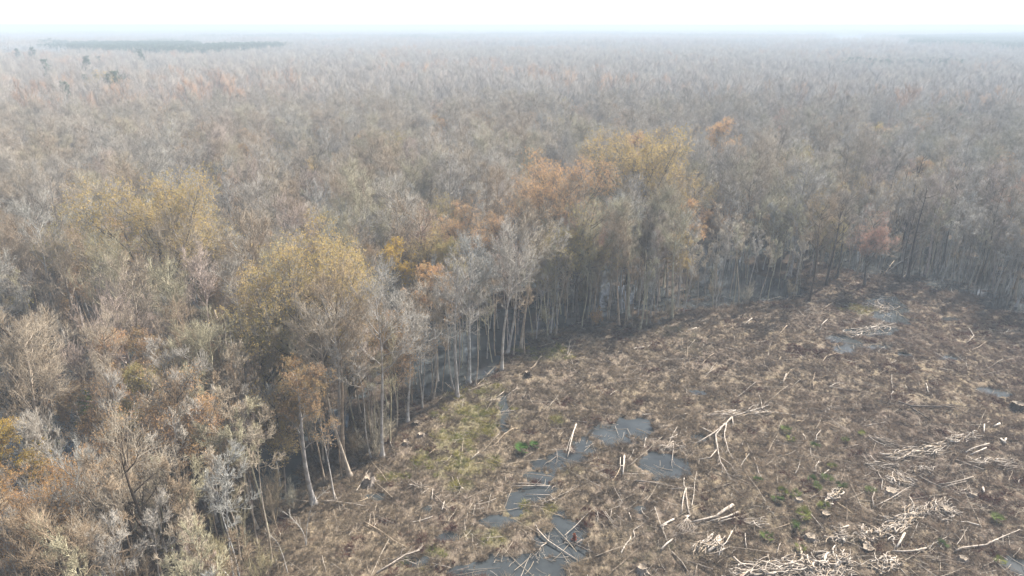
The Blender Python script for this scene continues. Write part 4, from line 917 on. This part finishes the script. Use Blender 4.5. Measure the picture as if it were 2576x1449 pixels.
fallen(B_, 'dark pole in the grass above the upper pool', Z2, [([(1640, 390), (1755, 408)], .1, .06, 0)], 'd')
fallen(B_, 'bundle of pale sticks near the narrow ditch', Z2, [([(1080, 345), (1150, 330), (1260, 320)], .06, .03, 4), ([(1065, 360), (1140, 350), (1230, 345)], .05, .02, 3)], 'b')
fallen(B_, 'pale split branch at the top of the ditch', Z2, [([(1130, 225), (1180, 190)], .09, .05, 0), ([(1200, 215), (1270, 170)], .09, .04, 4)], 'b')
fallen(B_, 'white forked sticks left of the small green palm', Z2, [([(950, 662), (1010, 615)], .08, .04, 2)], 'w')
fallen(B_, 'long brown branch right of the forked white sticks', Z2, [([(1000, 625), (1100, 660), (1200, 710), (1330, 745)], .06, .02, 5)], 'g')
fallen(B_, 'white upright sliver among brown weeds below the moss', Z2, [([(690, 860), (683, 940)], .07, .05, 0), ([(770, 945), (752, 1020)], .07, .04, 1)], 'w')
fallen(B_, 'long grey branch among weeds below the moss', Z2, [([(690, 890), (750, 960), (790, 1000)], .08, .04, 3)], 'g')
fallen(B_, 'thin pale stick beside the moss patch', Z2, [([(640, 640), (705, 595)], .06, .03, 1)], 't')
fallen(B_, 'pale bleached branch fan at the bottom left shore', Z2, [([(300, 1449), (400, 1390), (500, 1330), (600, 1300)], .12, .04, 8), ([(390, 1370), (480, 1330), (570, 1310)], .07, .03, 5), ([(480, 1345), (580, 1395)], .06, .04, 1)], 'b')
fallen(B_, 'long brown pole slanting through grass in the lower left clearing', Z2, [([(215, 1090), (330, 1160), (420, 1230), (510, 1280)], .09, .04, 3)], 't')
fallen(B_, 'brown weathered pole near the hollow stump', Z2, [([(260, 1030), (340, 1070), (420, 1110)], .07, .03, 1)], 'g')
fallen(B_, 'leaning stick at the bottom left pool edge', Z2, [([(780, 1449), (850, 1425), (940, 1405)], .06, .04, 1)], 'd')
fallen(B_, 'fan of upright white sticks right of the bottom pool', Z2, [([(1820, 1005), (1835, 1080)], .06, .03, 1), ([(1860, 1010), (1900, 1070), (1940, 1130)], .06, .03, 3), ([(1925, 1005), (1915, 1080)], .05, .03, 1), ([(1940, 1030), (2010, 1100)], .05, .03, 2), ([(1880, 1020), (1930, 1100)], .05, .03, 1)], 'b')
fallen(B_, 'two white slivers right of the stick fan', Z2, [([(2045, 1030), (2060, 1085)], .08, .05, 0), ([(2075, 1150), (2085, 1210)], .06, .04, 2)], 'w')
fallen(B_, 'pale log piece at the right of the stick fan', Z2, [([(2305, 1240), (2268, 1290)], .12, .08, 0), ([(2307, 1110), (2260, 1140)], .08, .05, 1)], 'b')
fallen(B_, 'pale crossed branches at the clearing edge below the dark trunks', Z5, [([(1500, 985), (1420, 1085)], .09, .04, 3), ([(1580, 895), (1480, 930)], .08, .05, 0)], 't')
fallen(B_, 'dark log on the clearing slope near the forest bend', Z5, [([(1880, 990), (1960, 1045)], .1, .06, 1)], 'd')
fallen(B_, 'white leaning pole at the mossy water corner', Z5, [([(900, 1140), (960, 1195), (1010, 1240)], .08, .05, 1)], 'b')
# far part of the clearing
for lab, pts, r0, m, tw in [
    ('pale bent branch left of the far pools', [(1155, 630), (1115, 670), (1100, 715)], .12, 'w', 3), ('long pale pole left above the far pools', [(1275, 475), (1190, 515), (1100, 570)], .08, 't', 4),
    ('white splintered branch at the far left slope', [(615, 620), (555, 680)], .12, 'w', 4), ('slanting pale stick on the far left slope', [(865, 680), (800, 755)], .08, 't', 2),
    ('branch bridging the far white pools', [(1280, 730), (1400, 720), (1650, 660)], .09, 'b', 5), ('thin pole below the bridging branch', [(1400, 745), (1590, 728)], .07, 'b', 2),
    ('long pole right of the far small pools', [(1600, 865), (1710, 850)], .09, 't', 2), ('white forked branch in the far right grass', [(2175, 690), (2210, 750), (2160, 805)], .08, 'w', 2),
    ('curved pale stick near the far right grass', [(2300, 795), (2250, 835), (2195, 865)], .09, 't', 0), ('small white branch at the far right edge', [(2465, 700), (2425, 745)], .09, 'w', 1),
    ('dark tangle of poles below the far stream', [(1790, 425), (1880, 440), (1960, 470), (2040, 495)], .10, 'g', 6), ('dark flat poles right of the dark tangle', [(2150, 490), (2240, 510), (2340, 505)], .09, 'g', 5),
    ('long fallen pole beside the lower puddle', [(1920, 860), (2000, 910), (2090, 955)], .08, 'b', 2), ('pale arching stick on the slope', [(340, 880), (280, 930), (240, 975)], .09, 't', 2),
    ('thin upright stick left on the slope', [(150, 820), (145, 930)], .06, 't', 1), ('long thin pole across the middle slope', [(610, 890), (760, 930), (900, 965)], .06, 't', 3),
    ('twisted white branch loop on the slope', [(860, 1025), (835, 1090)], .10, 'w', 2), ('thin long branch running down the slope', [(900, 990), (1030, 1030), (1160, 1110)], .06, 't', 3),
    ('pale stick bent below the far puddles', [(1215, 880), (1150, 900), (1115, 960)], .08, 't', 1), ('short white stick at the far right bottom slope', [(1865, 1095), (1880, 1170)], .08, 'w', 0),
    ('pale pole lying at the forest bend', [(290, 635), (180, 660)], .08, 'b', 2), ('short bright stick near the forest bend', [(215, 695), (150, 720)], .10, 'w', 0),
    ('thin branch at the far forest corner', [(1750, 265), (1700, 330)], .1, 'w', 3), ('pale twigs spread at the far corner', [(1640, 200), (1590, 270), (1545, 320)], .14, 't', 14)]:
    fallen(B_, lab, Z4, [(pts, r0, r0 * .5, tw)], m)
# inside the near forest
fallen(L_, 'white level log in the dark hollow of the near forest', Z1, [([(540, 885), (680, 886), (830, 884)], .11, .08, 0)], 'b', 'log')
fallen(L_, 'thick pale log lying behind the pale snag', Z1, [([(430, 990), (520, 1035), (610, 1072)], .22, .16, 0)], 'b', 'log')
fallen(L_, 'shorter pale log right of the thick one by the snag', Z1, [([(570, 1047), (650, 1062)], .16, .12, 0)], 'b', 'log')
fallen(B_, 'long pale branch trailing from the forest into the grass', Z1, [([(1730, 1000), (1850, 1022), (2000, 1020), (2189, 1052)], .09, .04, 6)], 'b')
fallen(B_, 'dark curved trunk leaning over the flooded hollow', Z1, [([(470, 390), (520, 290), (600, 225), (690, 185)], .15, .06, 2)], 'd', lift=(1.5, 3.5))

# brush heaps: every stick a part
STK = []
for k in range(10):
    r = rg_(950 + k); P = np.zeros((1, 6, 3)); t = np.linspace(-.5, .5, 6); P[0, :, 0] = t; P[0, :, 1] = (r.random(6) - .5) * .07 + (k % 3 - 1) * .12 * (4 * t * t - .5); P[0, :, 2] = (r.random(6) - .5) * .03
    g = Geo(); g.add(*tubes(P, (.028 * np.array([1, 1, .92, .85, .7, .5]))[None] * (.8 + .5 * r.random()), 5, cap=True)); STK.append(g.mesh('stick', [M['bleached_wood']], True))
def heap(label, a, b, n, L=1.8, width=1.2, thick=1.0, along=True, m='b', f=Z3, spreadang=.5):
    r = rg_(int(a[0] * 7 + a[1])); A = np.array(f(*a)); Bq = np.array(f(*b)); c = (A + Bq) / 2; ax = Bq - A; ln = np.hypot(*ax); th = math.atan2(ax[1], ax[0])
    o = bpy.data.objects.new('brush_heap', None); COL.objects.link(o); z0 = max(gz(*c), 0); o.location = (*c, z0); tag(o, label, 'brush heap', 'brush heaps of bleached sticks')
    for k in range(int(n * 1.3)):
        u = (r.random() - .5); v = (r.random() + r.random() - 1) * width * .5; d = ax / ln; nn = np.array([-d[1], d[0]])
        p = d * u * ln + nn * v; s = link('stick', STK[r.integers(0, 10)], o)
        l = L * (.45 + .9 * r.random() ** 1.5); tk = 1.2 * thick * (.6 + 1.5 * r.random() ** 2.2)
        zz = max(gz(*(c + p)), 0) - z0 + .08 + .42 * r.random() * math.exp(-(v / (width * .4)) ** 2)
        s.location = (p[0], p[1], zz); s.scale = (l, tk * 1.15, tk * 1.15)
        s.rotation_euler = (0, (r.random() - .5) * .5, (th if along else th + pi / 2) + r.normal() * spreadang)
        tn = np.array(WOODM['bbwgt'[r.integers(0, 5)]][1]); settint(s, tn * (.85 + .3 * r.random()))
heap('long brush heap of grey poles at the upper right', (1690, 615), (2010, 560), 60, 2.8, 2.4, 1.1, spreadang=.3)
heap('thin upper tail of the long right heap', (1930, 555), (2250, 455), 40, 2.4, 1.6, 1.1, spreadang=.35)
heap('jumble of white sticks at the top of the right heap', (2170, 505), (2240, 460), 22, 1.2, 1.4, 1.4, spreadang=1.2)
heap('parallel grey poles left of the long right heap', (1560, 475), (1780, 550), 16, 3.0, 2.6, .9, spreadang=.15)
heap('low dark edged heap below the parallel poles', (1540, 655), (1740, 685), 34, 1.9, 2.2, 1.0, spreadang=.5)
heap('bright fan of slanting sticks above the root plate', (1700, 790), (1810, 740), 28, 2.3, 2.4, 1.3, False, spreadang=.35)
heap('bundle of parallel white sticks beside a palm clump', (1265, 920), (1350, 830), 32, 1.7, 1.5, 1.6, spreadang=.22)
heap('long white heap slanting through the lower middle', (1640, 1130), (1880, 950), 95, 2.0, 2.4, 1.4, spreadang=.4)
heap('scattered white heap right of the slanting one', (1880, 1010), (2050, 890), 38, 1.8, 2.0, 1.2, spreadang=.5)
heap('ring of pale sticks around the dark right stump', (2030, 1030), (2110, 950), 30, 1.0, 2.2, 1.1, spreadang=1.3)
heap('fan of cream sticks above the bottom stump', (1480, 1160), (1590, 1100), 42, 1.2, 2.0, 1.3, False, spreadang=.7)
heap('cream sticks left of the bottom stump', (1310, 1180), (1400, 1115), 36, 1.3, 1.8, 1.3, spreadang=.6)
heap('wide bottom heap of bleached branches', (660, 1400), (1100, 1340), 110, 2.2, 3.2, 1.2, spreadang=.45)
heap('bottom heap continuing towards the stump', (1080, 1340), (1420, 1290), 90, 1.7, 3.4, 1.4, spreadang=.8)
heap('second bottom heap cut by the picture edge', (1180, 1420), (1430, 1370), 60, 1.6, 2.4, 1.3, spreadang=.8)
heap('grey heap under the stout white log', (440, 1250), (560, 1160), 44, 1.8, 2.6, 1.0, spreadang=.5)
heap('bright sticks at the bottom right of the middle', (1600, 1360), (1720, 1290), 44, 1.4, 2.6, 1.3, spreadang=.9)
heap('sticks piled on the large fallen tree', (520, 350), (870, 300), 46, 2.6, 2.8, 1.1, spreadang=.28)
heap('small cream heap left of the ring of sticks', (1630, 1010), (1700, 1030), 16, 1.1, 1.4, 1.1, spreadang=1.2)
heap('pale twigs heaped above the small round pool', (180, 560), (330, 520), 26, 1.3, 2.2, .8, spreadang=.9)
heap('thin grey heap at the right picture edge', (2250, 655), (2510, 650), 40, 2.0, 2.6, .9, spreadang=.4)
heap('loose white sticks in the bare patch', (1840, 700), (1970, 690), 26, 1.1, 2.6, .9, spreadang=1.3)
heap('thin twigs below the wedge of logs', (2100, 850), (2230, 820), 18, 1.4, 2.0, .8, spreadang=.8)
heap('faint grey twig heap in the top middle', (1240, 300), (1370, 290), 20, 1.3, 2.2, .7, spreadang=1.0)
heap('grey twigs left of the thick bleached log', (750, 1040), (860, 1050), 22, 1.4, 2.0, .8, spreadang=.5)
heap('pale twig pile beside the moss', (560, 830), (640, 880), 16, 1.8, 1.6, .8, f=Z2, spreadang=.5)
heap('driftwood sticks in the channel of the pool', (1440, 940), (1540, 960), 14, 1.6, 1.6, .8, f=Z2, spreadang=.9)
heap('white broken sticks around the top far pool, some added for its white glare', (1480, 500), (1620, 560), 44, 1.8, 7.0, 1.5, f=Z4, spreadang=1.0)  # extra pale sticks stand in for white glare on the far pool
heap('sticks along the far white pools, some added for their glare', (1300, 740), (1600, 670), 44, 2.6, 3.4, 1.4, f=Z4, spreadang=.5)  # stick count raised to imitate the pools' white sky reflection

# stumps
def stump(label, f, x, y, r0, h, m='bark', roots=7, lean=0, hollow=True):
    r = rg_(int(x * 3 + y)); px, py = f(x, y); z0 = gz(px, py) - .1
    seg = 22; prof = [(1.75, 0), (1.35, .22), (1.08, .5), (1.0, .8), (.98, 1.0)]; V = []; F = []
    lob = 1 + .16 * np.cos(np.arange(seg) * 2 * pi / seg * 5 + r.random() * 6) + .08 * (r.random(seg) - .5); jag = h * (.86 + .28 * r.random(seg))
    for k, (q, hh) in enumerate(prof):
        for s in range(seg):
            a = s * 2 * pi / seg; amp = 1 + (lob[s] - 1) * (1.6 - hh); V.append((cos(a) * r0 * q * amp + lean * hh, sin(a) * r0 * q * amp, (jag[s] if k == 4 else h * hh)))
    for k in range(4):
        for s in range(seg):
            a, b = k * seg + s, k * seg + (s + 1) % seg; F += [(a, b, b + seg), (a, b + seg, a + seg)]
    me = new_mesh('stump', np.array(V), np.array(F), [M[m]], None, False)
    o = link('stump', me, None, (px, py, z0)); tag(o, label, 'stump', 'stumps left in the cleared swamp'); settint(o, (.9, .82, .74))
    V2 = []; F2 = []
    for s in range(seg): a = s * 2 * pi / seg; V2.append((cos(a) * r0 * .97 * lob[s] + lean, sin(a) * r0 * .97 * lob[s], jag[s] - .015))
    for s in range(seg): a = s * 2 * pi / seg; V2.append((cos(a) * r0 * .55 + lean, sin(a) * r0 * .55, h * .82))
    V2.append((lean, 0, h * (.55 if hollow else .84)))
    for s in range(seg): n2 = (s + 1) % seg; F2 += [(s, n2, seg + n2), (s, seg + n2, seg + s), (seg + s, seg + n2, 2 * seg)]
    c = link('cut_top', new_mesh('cut_top', np.array(V2), np.array(F2), [M['cut_wood']], None, False), o); settint(c, (1, 1, 1))
    for k in range(roots):
        a = k * 2 * pi / roots + r.random() * .5; t = np.linspace(0, 1, 5)[:, None]; d = np.array([cos(a), sin(a), 0]); P = d * r0 * (1.1 + 1.5 * t) + np.array([0, 0, 1]) * (.28 * h * (1 - t) ** 1.5 + .02) + np.array([-d[1], d[0], 0]) * .2 * r.random() * t
        g = Geo(); g.add(*tubes(P[None], (r0 * .24 * (1 - .75 * t[:, 0]))[None], 5)); c = link('root', g.mesh('root', [M[m]], True), o); settint(c, (.9, .82, .74))
stump('broad hollow stump in front of the tall edge trees', Z2, 255, 810, .55, 1.0)
stump('dark low stump by the moss, upper one of the pair', Z2, 578, 405, .42, .5, 'dark_bark')
stump('dark low stump by the moss, lower one of the pair', Z2, 608, 488, .4, .55)
stump('small splintered stump left of the moss', Z2, 505, 545, .34, .6)
stump('pale grey stump among roots near the lower palm clumps', Z3, 1165, 1140, .5, .55, hollow=False)
stump('dark stump at the bottom with sticks fanned above it', Z3, 1545, 1215, .55, .5, 'dark_bark', 9)
stump('wide root plate stump below the bright stick fan', Z3, 1695, 840, .6, .45, 'bark', 12)
stump('small dark stump by the white stick bundle', Z3, 1265, 990, .42, .5, 'dark_bark')
stump('stump inside the ring of pale sticks', Z3, 2065, 960, .5, .45, 'dark_bark')
stump('small pale stump between the left palm clumps', Z3, 1090, 895, .36, .45)
stump('grey stump in the lower right grass', Z3, 2235, 860, .42, .5)
stump('dark round stump at the right picture edge', Z3, 2525, 285, .7, 1.0, 'dark_bark')
stump('pale stump at the bottom right corner', Z3, 2170, 1285, .4, .5)
stump('stump remnant at the far clearing corner', Z4, 1425, 325, .6, 1.1)
stump('dark broken stump on the near slope', Z5, 1415, 1100, .4, .9, 'dark_bark')
stump('pale stump at the bottom edge right of the pool', Z2, 2135, 1420, .42, .6)

# green palm clumps
def palm_mesh(seed, nf=12):
    r = rg_(seed); V = []; F = []; mi = []
    for k in range(nf):
        a = r.random() * 6.283; el = .35 + .9 * r.random(); L = .5 + .35 * r.random(); d = np.array([cos(a) * cos(el), sin(a) * cos(el), sin(el)])
        base = d * L * .8; side = np.array([-sin(a), cos(a), 0]); upv = np.cross(side, d)
        b0 = len(V); V += [(0, 0, 0), tuple(side * .02), tuple(base)]; F.append((b0, b0 + 1, b0 + 2))
        for q in range(11):
            ph = (q - 5) / 5 * 1.25; dd = d * cos(ph) + side * sin(ph) + np.array([0, 0, -.12 * abs(ph)]); tip = base + dd * L * .9; w = np.cross(dd, upv) * .035
            b0 = len(V); V += [tuple(base), tuple(base + dd * L * .45 + w), tuple(tip), tuple(base + dd * L * .45 - w)]; F += [(b0, b0 + 1, b0 + 2), (b0, b0 + 2, b0 + 3)]
    return new_mesh('fronds', np.array(V), np.array(F), [M['leaf']])
PALM = [palm_mesh(970 + k) for k in range(3)]
for k, (x, y, s, lab) in enumerate([(1012, 435, 1.1, 'topmost green palm clump in the middle clearing'), (1038, 500, .9, 'green palm clump just below the topmost one'), (1195, 540, .9, 'palm clump by the forked pale stick'),
        (1400, 510, .8, 'palm clump left of the parallel poles'), (1508, 465, .8, 'pale green clump at the end of the parallel poles'), (1172, 768, 1.0, 'palm clump at the left of the middle pair'), (1272, 760, .95, 'palm clump at the right of the middle pair'),
        (1305, 680, .8, 'palm clump next to the upright white snag'), (1352, 810, 1.2, 'large palm clump on the white stick bundle'), (1205, 815, .8, 'small palm clump below the middle pair'), (978, 840, .9, 'palm clump upper left of the small pale stump'),
        (960, 890, 1.1, 'wide palm clump lower left of the small pale stump'), (1062, 855, .9, 'dark palm clump just above the small pale stump'), (1105, 995, 1.4, 'tall palm clump left of the straight grey log'), (1095, 1085, 1.3, 'tall palm clump above the pale grey stump'),
        (885, 1140, 1.0, 'dull palm clump right of the stout white log'), (1100, 1215, .8, 'small palm clump under the pale grey stump'), (820, 765, .8, 'yellowish clump at the foot of the leaning thin pole'), (2408, 1030, 1.1, 'lone palm clump in the lower right grass'),
        (2425, 1300, .9, 'yellow green clump at the bottom right'), (2030, 1195, .8, 'small clump above the long level trunk'), (1560, 840, .8, 'dull clump left of the v shaped poles'), (1250, 945, 1.0, 'dark palm clump under the white stick bundle')]):
    px, py = Z3(x, y); o = link('palm_clump', PALM[k % 3], None, (px, py, gz(px, py))); o.rotation_euler = (0, 0, k * 1.7); o.scale = (s * .82,) * 3
    tag(o, lab, 'plant', 'green palm clumps in the brown grass'); settint(o, [(.13, .17, .05), (.19, .21, .06), (.10, .14, .05)][k % 3])
for x, y, s, lab in [(1320, 600, 1.2, 'fresh green palm clump beside the pool shore'), (1400, 565, .8, 'small green clump right of the pool shore palm')]:
    px, py = Z2(x, y); o = link('palm_clump', PALM[0], None, (px, py, gz(px, py))); o.scale = (s,) * 3; tag(o, lab, 'plant', 'green palm clumps in the brown grass'); settint(o, (.07, .15, .03))
x, y = Z2(1668, 1205); o = bpy.data.objects.new('red_shrub', None); COL.objects.link(o); o.location = (x, y, gz(x, y)); tag(o, 'small upright rust red shrub beside the bottom pool', 'shrub')
g = Geo(); r = rg_(33); g.add(*tubes(np.array([[[0, 0, -.1], [0.03, 0, .5], [0, .02, 1.1]]]), np.array([[.04, .03, .01]]), 5)); c = link('stem', g.mesh('stem', [M['dark_bark']]), o); settint(c, (1, 1, 1))
g = Geo(); hh = r.random(500); a = r.random(500) * 6.28; q = .28 * np.sqrt(r.random(500)) * (1.1 - hh); add_leaves(g, np.stack([q * np.cos(a), q * np.sin(a), .15 + hh * 1.1], -1), .14, r, 0)
c = link('foliage', g.mesh('foliage', [M['leaf']]), o); settint(c, (.36, .11, .06))

# bent thin saplings at the near edge
def bent(label, pts, hs, r0):
    P = np.array([[*Z1(*p, h), h] for p, h in zip(pts, hs)]); t = np.linspace(0, len(P) - 1, 12); i = np.minimum(t.astype(int), len(P) - 2); fr = (t - i)[:, None]
    Q = P[i] * (1 - fr) + P[i + 1] * fr; Q[1:-1] = (Q[:-2] + Q[1:-1] * 2 + Q[2:]) / 4; o0 = Q[0].copy(); Q = Q - o0
    g = Geo(); g.add(*tubes(Q[None], (r0 * (1 - .8 * np.linspace(0, 1, 12)))[None], 6)); o = link('bent_sapling', g.mesh('stem', [M['bark']], True), None, tuple(o0)); tag(o, label, 'sapling'); settint(o, TINTS['pale'])
    L = grow(Q[None], 12, .4, 1, .7, 1.1, 3, .3, .4, rw); g = Geo(); g.add(*tubes(L, np.array([.022, .017, .012, .006])[None].repeat(len(L), 0), 3)); L2 = grow(L, 5, .2, 1, .6, .5, 1, .2, .4, rw); g.add(*spikes(L2[:, 0], L2[:, 1], np.full(len(L2), .011)))
    c = link('twigs', g.mesh('twigs', [M['twig']]), o); settint(c, TINTS['pale'])
bent('thin bare sapling arching over the near grass', [(1828, 1285), (1830, 1150), (1865, 1010), (1950, 935)], [0, 2.4, 4.8, 5.6], .06)
bent('second thin sapling bowed beside the arching one', [(1828, 1290), (1815, 1190), (1760, 1120), (1690, 1060)], [0, 1.6, 2.6, 3.4], .05)
bent('pale bowed sapling near the bottom edge', [(1720, 1440), (1690, 1330), (1660, 1250), (1600, 1190)], [0, 1.8, 3.2, 4.2], .06)
bent('white bowed sapling stem at the bottom left of centre', [(1380, 1470), (1320, 1400), (1255, 1360), (1200, 1380)], [0, 1.4, 2.2, 2.1], .09)
bent('slim leaning sapling white against the dark forest edge', [(2000, 1005), (1965, 800), (1930, 620), (1900, 500)], [0, 3.9, 7.2, 9.4], .11)

# lone sticks
x, y = jitter(-30, 150, 40, 165, 5.2, 990); ok = inside(CLEAR, x, y) & (edge_dist(x, y) > 2) & in_view(x, y, np.zeros(len(x))); x, y = x[ok], y[ok]; r = rg_(991)
ok = r.random(len(x)) < .62; x, y = x[ok], y[ok]
LM2 = [(Z2(1400, 1350), 'the bottom pool'), (Z2(1900, 470), 'the upper pool'), (Z3(215, 650), 'the small round pool'), (Z2(850, 540), 'the moss patch'), (Z2(255, 810), 'the hollow stump'), (Z3(600, 480), 'the large fallen tree'),
       (Z3(1800, 1020), 'the slanting white heap'), (Z3(1850, 590), 'the long right heap'), (Z3(1000, 1350), 'the bottom heap'), (Z3(2065, 960), 'the ringed stump'), (Z4(1430, 715), 'the far white pools'), (Z4(2300, 400), 'the far stream'),
       (Z3(1165, 1140), 'the pale grey stump'), (Z3(1830, 270), 'the dark fallen trunk'), (Z3(1040, 60), 'the twisted branch'), (Z5(1500, 1000), 'the forest bend'), (Z4(600, 650), 'the far left slope'), (Z2(2010, 700), 'the broken snag'), (Z3(2300, 1150), 'the bottom right fallen tree')]
for k in range(len(x)):
    L = 1.2 + 2.2 * r.random(); tn, nm = [((1, .97, .93), 'bleached'), ((.6, .55, .5), 'grey'), ((.95, .8, .6), 'tan'), ((1.2, 1.16, 1.1), 'white')][r.integers(0, 4)]
    o = link('stick', STK[r.integers(0, 10)], None, (x[k], y[k], max(gz(x[k], y[k]), 0) + .16)); o.scale = (L, 1.1 + .9 * r.random(), 1.1 + .9 * r.random()); o.rotation_euler = (0, (r.random() - .5) * .5, r.random() * 6.28); settint(o, tn)
    tag(o, '%s %s stick lying in brown grass %s' % ('long' if L > 2.3 else 'short', nm, relate(x[k], y[k], LM2)), 'stick', 'single sticks lying in the grass')

# far buildings and pale track
def far_house(px, w, d_, h, rot, label):
    x0, y0 = G(px, 99.5, 5.0); o = bpy.data.objects.new('farm_building', None); COL.objects.link(o); o.location = (x0, y0, 0); o.rotation_euler = (0, 0, rot); tag(o, label, 'building')
    def plain(nm, col):
        m = bpy.data.materials.new(nm); m.use_nodes = True; n = m.node_tree.nodes; l = m.node_tree.links
        l.new(ramp(n, l, nz(n, l, .4, pos(n)), [(.3, tuple(c * .9 for c in col)), (.7, col)]), n['Principled BSDF'].inputs['Base Color']); return m
    wm, rm, gm = plain('white_siding', (.8, .8, .79)), plain('pale_metal_roof', (.62, .63, .64)), plain('dark_glass', (.05, .06, .07))
    link('wall', box_mesh('wall', -w / 2, w / 2, -d_ / 2, d_ / 2, 0, h, [wm]), o)
    a = w / 2 + .5; b = d_ / 2 + .6; rf = np.array([(-a, -b, h - .1), (a, -b, h - .1), (a, b, h - .1), (-a, b, h - .1), (-a, 0, h + d_ * .32), (a, 0, h + d_ * .32)])
    link('roof', new_mesh('roof', rf, np.array([(0, 1, 5), (0, 5, 4), (2, 3, 4), (2, 4, 5), (0, 4, 3), (1, 2, 5)]), [rm]), o)
    for q in (-.3, 0, .3): link('window', box_mesh('window', q * w - .6, q * w + .6, -d_ / 2 - .06, -d_ / 2 + .02, 1, 2.4, [gm]), o)
far_house(2124, 20, 12, 6, .1, 'white farm building far off at the right horizon, left one')
far_house(2141, 14, 10, 5, -.1, 'smaller white farm building far off at the right horizon')
a, b = PATH; 
ys = np.linspace(0, 1, 14); V = []
for t in ys:
    cx = a[0] + (b[0] - a[0]) * t; cyy = a[1] + (b[1] - a[1]) * t; dx, dy = b[0] - a[0], b[1] - a[1]; L = math.hypot(dx, dy); V += [(cx - dy / L * 4, cyy + dx / L * 4, .4), (cx + dy / L * 4, cyy - dx / L * 4, .4)]
F = [(2 * k, 2 * k + 1, 2 * k + 3, 2 * k + 2) for k in range(13)]
def sandm(n, l, bb): l.new(ramp(n, l, nz(n, l, .5, pos(n)), [(.3, (.42, .39, .34)), (.7, (.58, .55, .5))]), bb.inputs['Base Color'])
tag(link('path', new_mesh('path', np.array(V), np.array(F), [mat('sand', sandm)], n=4)), 'pale sandy track opening in the far left forest', kind='structure')

# look-alikes that still share a label: say which by distance from the viewer
byl = {}
for o in COL.objects:
    if o.parent is None and o.get('label') and o.get('group'): byl.setdefault((o['group'], o['label']), []).append(o)
for (g_, lab), os_ in byl.items():
    m = len(os_)
    if m < 2 or m > 9: continue
    os_.sort(key=lambda q: q.location.x ** 2 + q.location.y ** 2)
    word = {0: 'nearest', m - 1: 'farthest'}; mid = ['second', 'third', 'fourth', 'fifth', 'sixth', 'seventh', 'eighth']
    for k, q in enumerate(os_):
        w = ('nearer' if k == 0 else 'farther') if m == 2 else word.get(k, mid[k - 1] + ' nearest')
        new = lab + ', ' + w + (' one' if k in (0, m - 1) else '')
        q['label'] = new if len(new.split()) <= 16 else ' '.join((w + ' ' + lab).split()[:16]) if len((w + ' ' + lab).split()) <= 16 else lab
for o in COL.objects:
    if o.get('label') and len(o['label'].split()) > 16: o['label'] = o['label'].replace('slim pale trunked tree', 'slim pale tree')
